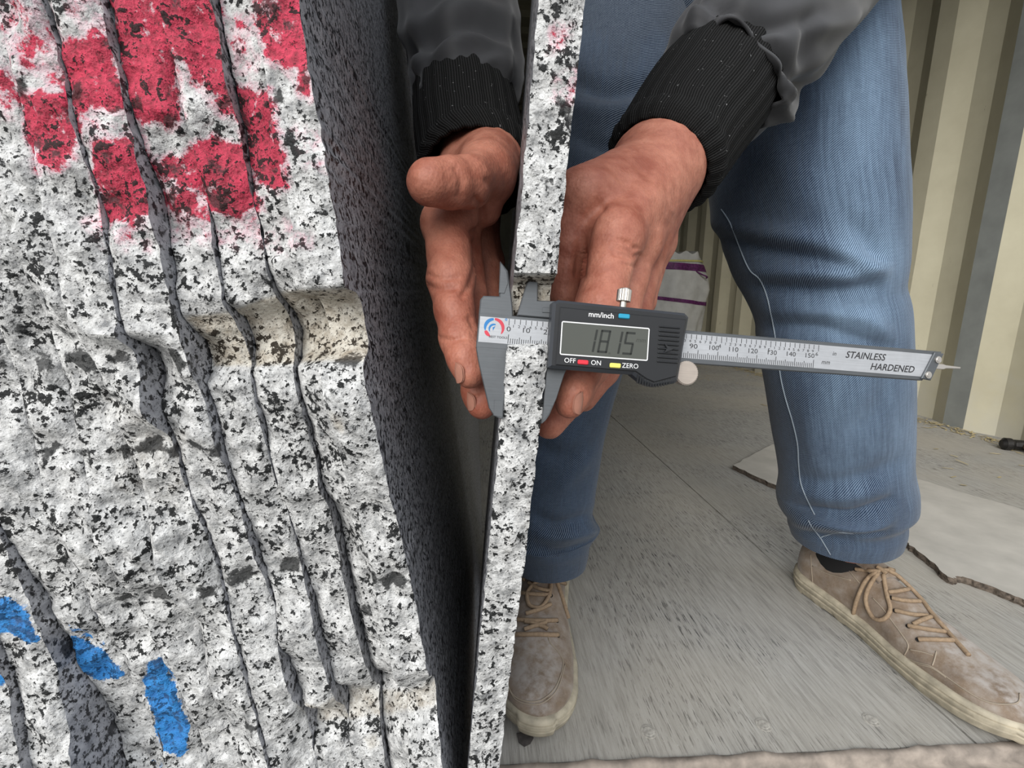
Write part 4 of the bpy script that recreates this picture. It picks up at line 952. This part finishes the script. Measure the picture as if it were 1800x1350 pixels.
# ------------------------------------------------------------------ shoes
def lerp_t(t, *kv): return np.interp(t, [a for a, b in kv], [b for a, b in kv])
def shoe(heel, toe, side, laces, eyelets, stitches, name_label=None, tip_dust=1.0):
    heel = np.array([*heel, 0.]); toe = np.array([*toe, 0.]); d = toe-heel; L = np.linalg.norm(d); d /= L; lat = np.array([-d[1], d[0], 0.]); lat = lat if lat@RIGHT > 0 else -lat; up = np.array([0, 0, 1.])
    def W_(x, y, z): return heel+lat*x+d*y+up*z
    nt = 110; t = (1-np.cos(np.linspace(0, pi, nt)))/2
    base = lerp_t(t, (0, .034), (.12, .0365), (.3, .036), (.45, .0375), (.60, .0455), (.72, .0485), (.85, .0455), (1, .040))
    endc = np.sqrt(np.clip(1-(np.clip(.115-t, 0, 1)/.115)**2, 0, 1))*np.sqrt(np.clip(1-(np.clip(t-.82, 0, 1)/.18)**2.3, 0, 1))
    hw = base*endc
    bend = side*(.006*np.sin(pi*np.clip((t-.15)/.85, 0, 1)))-side*.004*t   # slight inward curve of the last
    zs = lerp_t(t, (0, .034), (.3, .030), (.6, .027), (1, .034))
    tspr = lerp_t(t, (0, .003), (.12, 0), (.75, 0), (1, .010))
    h = lerp_t(t, (0, .080), (.1, .082), (.22, .078), (.30, .088), (.36, .098), (.44, .092), (.55, .078), (.66, .066), (.78, .058), (.88, .054), (.95, .049), (1, .036))
    h = np.convolve(np.pad(h, 4, 'edge'), np.ones(9)/9, 'valid')
    na = 72; a = np.linspace(0, pi, na); pw = 2/2.5
    X = np.sign(np.cos(a))*np.abs(np.cos(a))**pw; Zz = np.sin(a)**pw
    hu = hw*.975
    inst = smooth01(t, .26, .42)[:, None]   # narrower over the instep
    V = np.zeros((nt, na, 3)); tw = (1-.16*inst*smooth01(Zz, .35, 1)[None])
    lx = hu[:, None]*X[None]*tw+bend[:, None]; lz = zs[:, None]-.004+(h-zs+.004)[:, None]*Zz[None]
    lx += np.sign(X)[None]*.0025*np.sin(pi*np.clip(Zz, 0, 1))[None]*endc[:, None]
    V = heel+lat*lx[..., None]+d*(t*L)[:, None, None]+up*lz[..., None]
    V += up*(.0012*vnoise(V, 40, 2))[..., None]
    # creases behind the toe box
    for tc, am in ((.60, -.0022), (.635, .0012), (.675, -.0016)):
        V += up*(am*np.exp(-((t[:, None]-tc-.02*np.cos(a)[None])/.011)**2)*smooth01(Zz, .5, .9)[None])[..., None]
    # toe panel seam as a shallow ridge
    F = []
    for j in range(nt-1):
        for i in range(na-1):
            if t[j] < .30 and abs(X[i]) < .50+.0*t[j]: continue
            F.append((j*na+i, j*na+i+1, (j+1)*na+i+1, (j+1)*na+i))
    dust = np.clip(smooth01(t, .45, .85)[:, None]*smooth01(Zz, .55, 1)[None]*tip_dust+.25, 0, 1)
    sh = mesh_obj('shoe', V.reshape(-1, 3), F, M_SUEDE, person, attrs=dict(dust=dust.ravel()))
    m = MB(); tv = []
    for k in range(9):
        y = L*(.44-.022*k); zt = np.interp(y/L, t, h)+.001+.0016*k
        for q in range(9): s_ = -1+2*q/8; tv.append(W_(s_*.021+np.interp(y/L, t, bend), y, zt+.004-.007*s_*s_))
    m.add(tv, grid_faces(9, 9)); tg = m.build('tongue', M_SUEDE, sh, smooth=True); ss = tg.modifiers.new('thickness', 'SOLIDIFY'); ss.thickness = .005
    bv = BVHTree.FromPolygons([tuple(v) for v in V.reshape(-1, 3)]+[tuple(v) for v in tv], F+[tuple(i+nt*na for i in f) for f in grid_faces(9, 9)])
    so = sh.modifiers.new('thickness', 'SOLIDIFY'); so.thickness = .003; so.offset = -1
    # sole: closed outline times a stepped side profile
    ol = [(hw[i]*1.03+.0015*endc[i]+bend[i], t[i]*L, i) for i in range(nt)]+[(-(hw[i]*1.03+.0015*endc[i])+bend[i], t[i]*L, i) for i in range(nt-2, 0, -1)]
    n = len(ol); prof_ = [(0, -.006), (.0, -.001), (.10, .0005), (.36, .0026), (.40, .0008), (.44, .0008), (.48, .0030), (.66, .0034), (.70, .0014), (.74, .0014), (.78, .003), (.93, .0022), (1, -.001), (1.0, -.006)]
    SV = []; cx0 = np.array([sum(o[0] for o in ol)/n, L*.5])
    for (fz, off) in prof_:
        for (x, y, i) in ol:
            c_ = np.array([bend[i], np.clip(y, .1*L, .82*L)]); dv = np.array([x, y])-c_; ln = np.linalg.norm(dv)+1e-9; q = np.array([x, y])+dv/ln*off
            z0 = tspr[i]; blk = (.0035 if (fz == 0 or fz == .10) and int(y/.021) % 2 == 0 and y < .5*L else 0)
            SV.append(W_(q[0], q[1]+.004*(y > .98*L), z0+blk*(fz < .05)+(zs[i]-z0)*fz))
    SF = grid_faces(n, len(prof_), wrap=True)+[tuple(range(n-1, -1, -1)), tuple(range((len(prof_)-1)*n, len(prof_)*n))]
    so_ = mesh_obj('sole', SV, SF, M_SOLE, sh); so_.data.set_sharp_from_angle(angle=radians(60))
    # padded collar rim, tongue, sock
    m = MB(); i0 = [i for i in range(na) if abs(X[i]) >= .50]; ir = max(i for i in i0 if X[i] > 0); il = min(i for i in i0 if X[i] < 0)
    jj = [j for j in range(nt) if .012 < t[j] < .305]
    rimp = [V[j, ir] for j in reversed(jj)]+[V[j, il] for j in jj]
    m.tube(rimp[::2], .0038, 8); m.build('collar', M_SUEDE, sh, smooth=True)
    for at in ('dust',):
        A = tg.data.attributes.new(at, 'FLOAT', 'POINT'); A.data.foreach_set('value', [.3]*len(tg.data.vertices))
    m = MB(); ang = np.linspace(0, 2*pi, 24, endpoint=False); sv = []
    for z in (.04, .075, .10, .13, .16):
        for q in ang: sv.append(W_(.030*cos(q)*(1-.4*max(0, z-.09)), L*.215+.047*sin(q)*(1-1.5*max(0, z-.08)), z))
    m.add(sv, grid_faces(24, 5, wrap=True)); m.build('sock', M_SOCK, person, smooth=True)
    m = MB()
    for line, r in laces: trace(m, bv, line, r, 8, .75, 8)
    m.build('laces', M_LACE, sh, smooth=True)
    for line in stitches:
        m = MB(); trace(m, bv, line, .0008, 8, .4)
        if m.v: m.build('seam_stitching', M_STITCH, sh, smooth=True)
    for e_ in eyelets:
        p, nn = ray_on(bv, *e_)
        if p is None: continue
        m = MB(); m.cyl(tuple(p-nn*.001), tuple(p+nn*.0012), .0030, 14); m.build('eyelet', M_DARKIRON, sh, smooth=False)
    return sh
r_ = .0029
shoe((.592, .724), (.633, .393), 1,
     [([(1505,1002),(1522,1004),(1543,1005)], r_), ([(1545,1004),(1530,1014),(1518,1030),(1506,1061),(1499,1095)], r_), ([(1543,1008),(1526,1039),(1524,1061),(1537,1086),(1555,1089),(1566,1073),(1559,1045),(1552,1011)], r_), ([(1552,1003),(1580,1006),(1599,1020),(1622,1034),(1634,1048)], r_), ([(1560,1001),(1590,1012),(1612,1034),(1632,1048)], r_),
      ([(1560,1004),(1593,1023),(1614,1048),(1636,1079),(1658,1104),(1677,1126),(1702,1154)], r_), ([(1562,1042),(1580,1040),(1600,1036)], r_), ([(1568,1052),(1590,1057),(1616,1058)], r_), ([(1574,1074),(1600,1080),(1630,1084)], r_), ([(1606,1099),(1620,1092),(1636,1086)], r_), ([(1597,1101),(1630,1107),(1660,1111)], r_), ([(1614,1125),(1645,1126),(1676,1127)], r_), ([(1541,998),(1549,1003),(1557,1010)], .0034)],
     [(1505, 1002), (1566, 1051), (1574, 1074), (1597, 1101), (1614, 1125)],
     [[(1425,974),(1427,1005),(1430,1036)], [(1428,995),(1453,1008),(1496,1020)], [(1484,992),(1498,1010),(1512,1026)], [(1534,1051),(1552,1070),(1568,1092),(1585,1115),(1597,1135),(1590,1152)], [(1530,1114),(1558,1134),(1586,1152),(1612,1164),(1636,1171),(1661,1188),(1692,1210),(1723,1229),(1745,1236),(1764,1238),(1789,1235),(1792,1219)], [(1588,1155),(1614,1167),(1638,1174),(1663,1191)], [(1646,1145),(1643,1158),(1639,1170)], [(1600,1142),(1620,1146),(1640,1152)]])
shoe((.127, .765), (.064, .441), -1,
     [([(960,1017),(940,1027),(928,1043),(930,1063),(947,1070),(960,1057),(967,1033),(965,1017)], r_), ([(977,1023),(987,1053),(1000,1097),(1006,1110)], r_), ([(967,1019),(985,1024),(1000,1030)], r_), ([(917,1043),(940,1046),(967,1047)], r_), ([(925,1080),(945,1074),(967,1063)], r_), ([(907,1090),(940,1092),(978,1092)], r_), ([(923,1093),(945,1098),(962,1108)], r_), ([(960,1094),(940,1102),(922,1108)], r_), ([(903,1117),(940,1117),(980,1118)], r_), ([(920,996),(925,1010),(922,1022)], r_), ([(930,1025),(945,1035),(965,1040)], r_), ([(957,1010),(964,1017),(971,1024)], .0034)],
     [(978, 1092), (980, 1118), (968, 1047)],
     [[(890,1200),(903,1223),(927,1233),(953,1230),(977,1207),(990,1167),(980,1145),(967,1130),(962,1112)], [(893,1205),(905,1228),(928,1238),(955,1235),(980,1211),(993,1168)]], tip_dust=.7)
M_BOLT = plain('dusty_bolt', (.40, .38, .34), .85, var=.2, vscale=250, bump=.5, bscale=400)
# ------------------------------------------------------------------ things lying in the container
# loose stone tile on the floor
TP = [(1290,818),(1330,838),(1372,856),(1420,872),(1480,893),(1535,918),(1570,936),(1600,958),(1635,985),(1668,1014),(1690,1014),(1740,1030),(1790,1050),(1840,1058),(1960,1010),(1900,945),(1800,897),(1700,868),(1600,838),(1500,812),(1420,790),(1372,779),(1330,795)]
th = .013
top = []
for i, (x, y) in enumerate(catmull(TP+[TP[0]], 6)[:-1]):
    p = onfloor(x, y, th)+np.array([.0016*rng.normal(), .0016*rng.normal(), 0]); top.append(p)
n = len(top); V = []
for z, o in ((.0004, .0), (th*.35, .0025), (th*.75, .0), (th, 0)):
    for p in top: V.append((p[0]+o*rng.normal()*.5, p[1]-abs(o*rng.normal()), z))
F = grid_faces(n, 4, wrap=True); fm = [1]*len(F); F += [tuple(range(3*n, 4*n)), tuple(range(n-1, -1, -1))]; fm += [0, 1]
c = np.mean(top, 0)
o = mesh_obj('stone_tile', V, F, [M_TILE, M_TILEEDGE], smooth=False, fmat=fm, origin=(c[0], c[1], 0))
tag(o, 'thin pale stone tile with a broken brown edge lying flat behind the tan shoes', 'stone tile')
# club hammer by the wall
hp = onfloor(1760, 790); root = empty('hammer', (hp[0], hp[1], 0), 'dark steel hammer head lying on the floor by the ribbed wall', 'hammer')
ax = np.array([.92, -.38, 0]); ax /= np.linalg.norm(ax); pt = lambda s, dz=.021: hp+ax*s+np.array([0, 0, dz])
m = MB(); m.cyl(pt(-.004), pt(.004), .012, 24, r2=.019); m.cyl(pt(.004), pt(.020), .0205, 24); m.cyl(pt(.020), pt(.028), .0205, 24, r2=.016); m.cyl(pt(.028), pt(.085), .0175, 8); m.cyl(pt(.085), pt(.092), .016, 24, r2=.0205); m.cyl(pt(.092), pt(.108), .0205, 24)
m.build('head', M_DARKIRON, root)
m = MB(); sd = np.array([ax[1], -ax[0], 0])*-1; sd = sd if sd[1] < 0 else -sd
m.tube([pt(.056)-sd*.02, pt(.056)+sd*.1, pt(.056)+sd*.24], [.011, .012, .014], 12); m.build('handle', M_LACE, root, smooth=True)
# woven sack against the wall
SZ = 3.7
sc = P(1188, 530, SZ); root = empty('woven_sack', (sc[0], sc[1], 0), 'white woven sack with purple bands standing by the far ribbed wall', 'sack')
m = MB(); nz, na = 40, 56; ring = []
zt = P(1190, 447, SZ)[2]; cx_, cy_ = sc[0], sc[1]
prof_ = [(0, .17, 0), (.04, .20, 0), (.2, .205, 0), (.38, .215, .0), (.52, .225, .005), (.66, .235, .01), (.78, .225, .0), (.86, .205, -.005), (.93, .185, -.01), (1, .165, -.012)]
V = []
for j in range(nz):
    t = j/(nz-1); r = np.interp(t, [p[0] for p in prof_], [p[1] for p in prof_]); ox = np.interp(t, [p[0] for p in prof_], [p[2] for p in prof_])
    for i in range(na):
        a = 2*pi*i/na; k = 1+.05*sin(a*5+6*t)+.03*sin(a*9-9*t); V.append((cx_+ox+r*1.0*cos(a)*k, cy_+r*.62*sin(a)*k, .001+t*zt))
V = np.array(V); V[:, :2] += .008*vnoise(V, 9, 3)[:, None]; V[:, 2] += np.where(V[:, 2] > zt*.97, .012*np.sin(V[:, 0]*60), 0)
m.add(V, grid_faces(na, nz, wrap=True)); m.add(V[-na:], [tuple(range(na))]); m.add(V[:na], [tuple(range(na-1, -1, -1))])
sk = m.build('bag_body', M_SACK, root, smooth=True)
VV = V.reshape(nz, na, 3)
def band(z0, z1, off=.004, slant=0.):
    out = []; n2 = 5
    for q in range(n2):
        zf = (z0+(z1-z0)*q/(n2-1)); row = []
        for i in range(na):
            a = 2*pi*i/na; z = zf+slant*cos(a); j = np.clip(z/zt*(nz-1), 0, nz-1.001); j0 = int(j); p = VV[j0, i]*(1-(j-j0))+VV[j0+1, i]*(j-j0)
            dv = np.array([p[0]-cx_, p[1]-cy_, 0]); dv /= np.linalg.norm(dv); row.append(p+dv*off)
        out += row
    return out, grid_faces(na, n2, wrap=True)
def zpix(py): return P(1190, py, SZ)[2]
for za, zb, sl in ((zpix(477), zpix(465), -.01), (zpix(532), zpix(526), -.025)):
    mb = MB(); mb.add(*band(za, zb, .004, sl)); mb.build('purple_band', M_PURPLE, root, smooth=True)
mb = MB(); mb.add(*band(zpix(462.5), zpix(459.5), .010)); mb.build('yellow_cord', M_YELLOW, root, smooth=True)
mb = MB(); mb.tube(catmull([P(1222, 476, SZ-.15), P(1233, 482, SZ-.16), P(1240, 485, SZ-.16), P(1243, 487, SZ-.15), P(1241, 489, SZ-.15)], 5), .006, 6); mb.build('tie_string', M_PURPLE, root, smooth=True)
# bolt heads set in the boards, a dark chip under the toe
for (x, y), lb in (((1140, 1286), 'worn round bolt head set in the floor, nearest the left shoe'), ((1342, 1274), 'round bolt head set in the floor midway between the shoes'), ((1531, 1265), 'round bolt head set in the floor nearest the right shoe')):
    p = onfloor(x, y); m = MB(); m.cyl((p[0], p[1], -.002), (p[0], p[1], .0006), .0095, 24, r2=.0088); m.cyl((p[0], p[1], .0006), (p[0], p[1], .0010), .0065, 24, r2=.0055)
    o = m.build('floor_bolt', M_BOLT, origin=(p[0], p[1], 0), smooth=False); tag(o, lb, 'bolt', 'bolt heads in the floor')
m = MB(); vv = [onfloor(x, y, .0006) for x, y in ((908,1290),(930,1288),(938,1298),(932,1308),(922,1313),(912,1306))]
m.add(vv+[v+np.array([0, 0, .0012]) for v in vv], [(5,4,3,2,1,0), (6,7,8,9,10,11)]+[(i, (i+1) % 6, 6+(i+1) % 6, 6+i) for i in range(6)])
tag(m.build('bark_chip', M_LEAF, origin=tuple(np.mean(vv, 0)), smooth=False), 'small dark chip on the floor under the toe of the left shoe', 'chip')
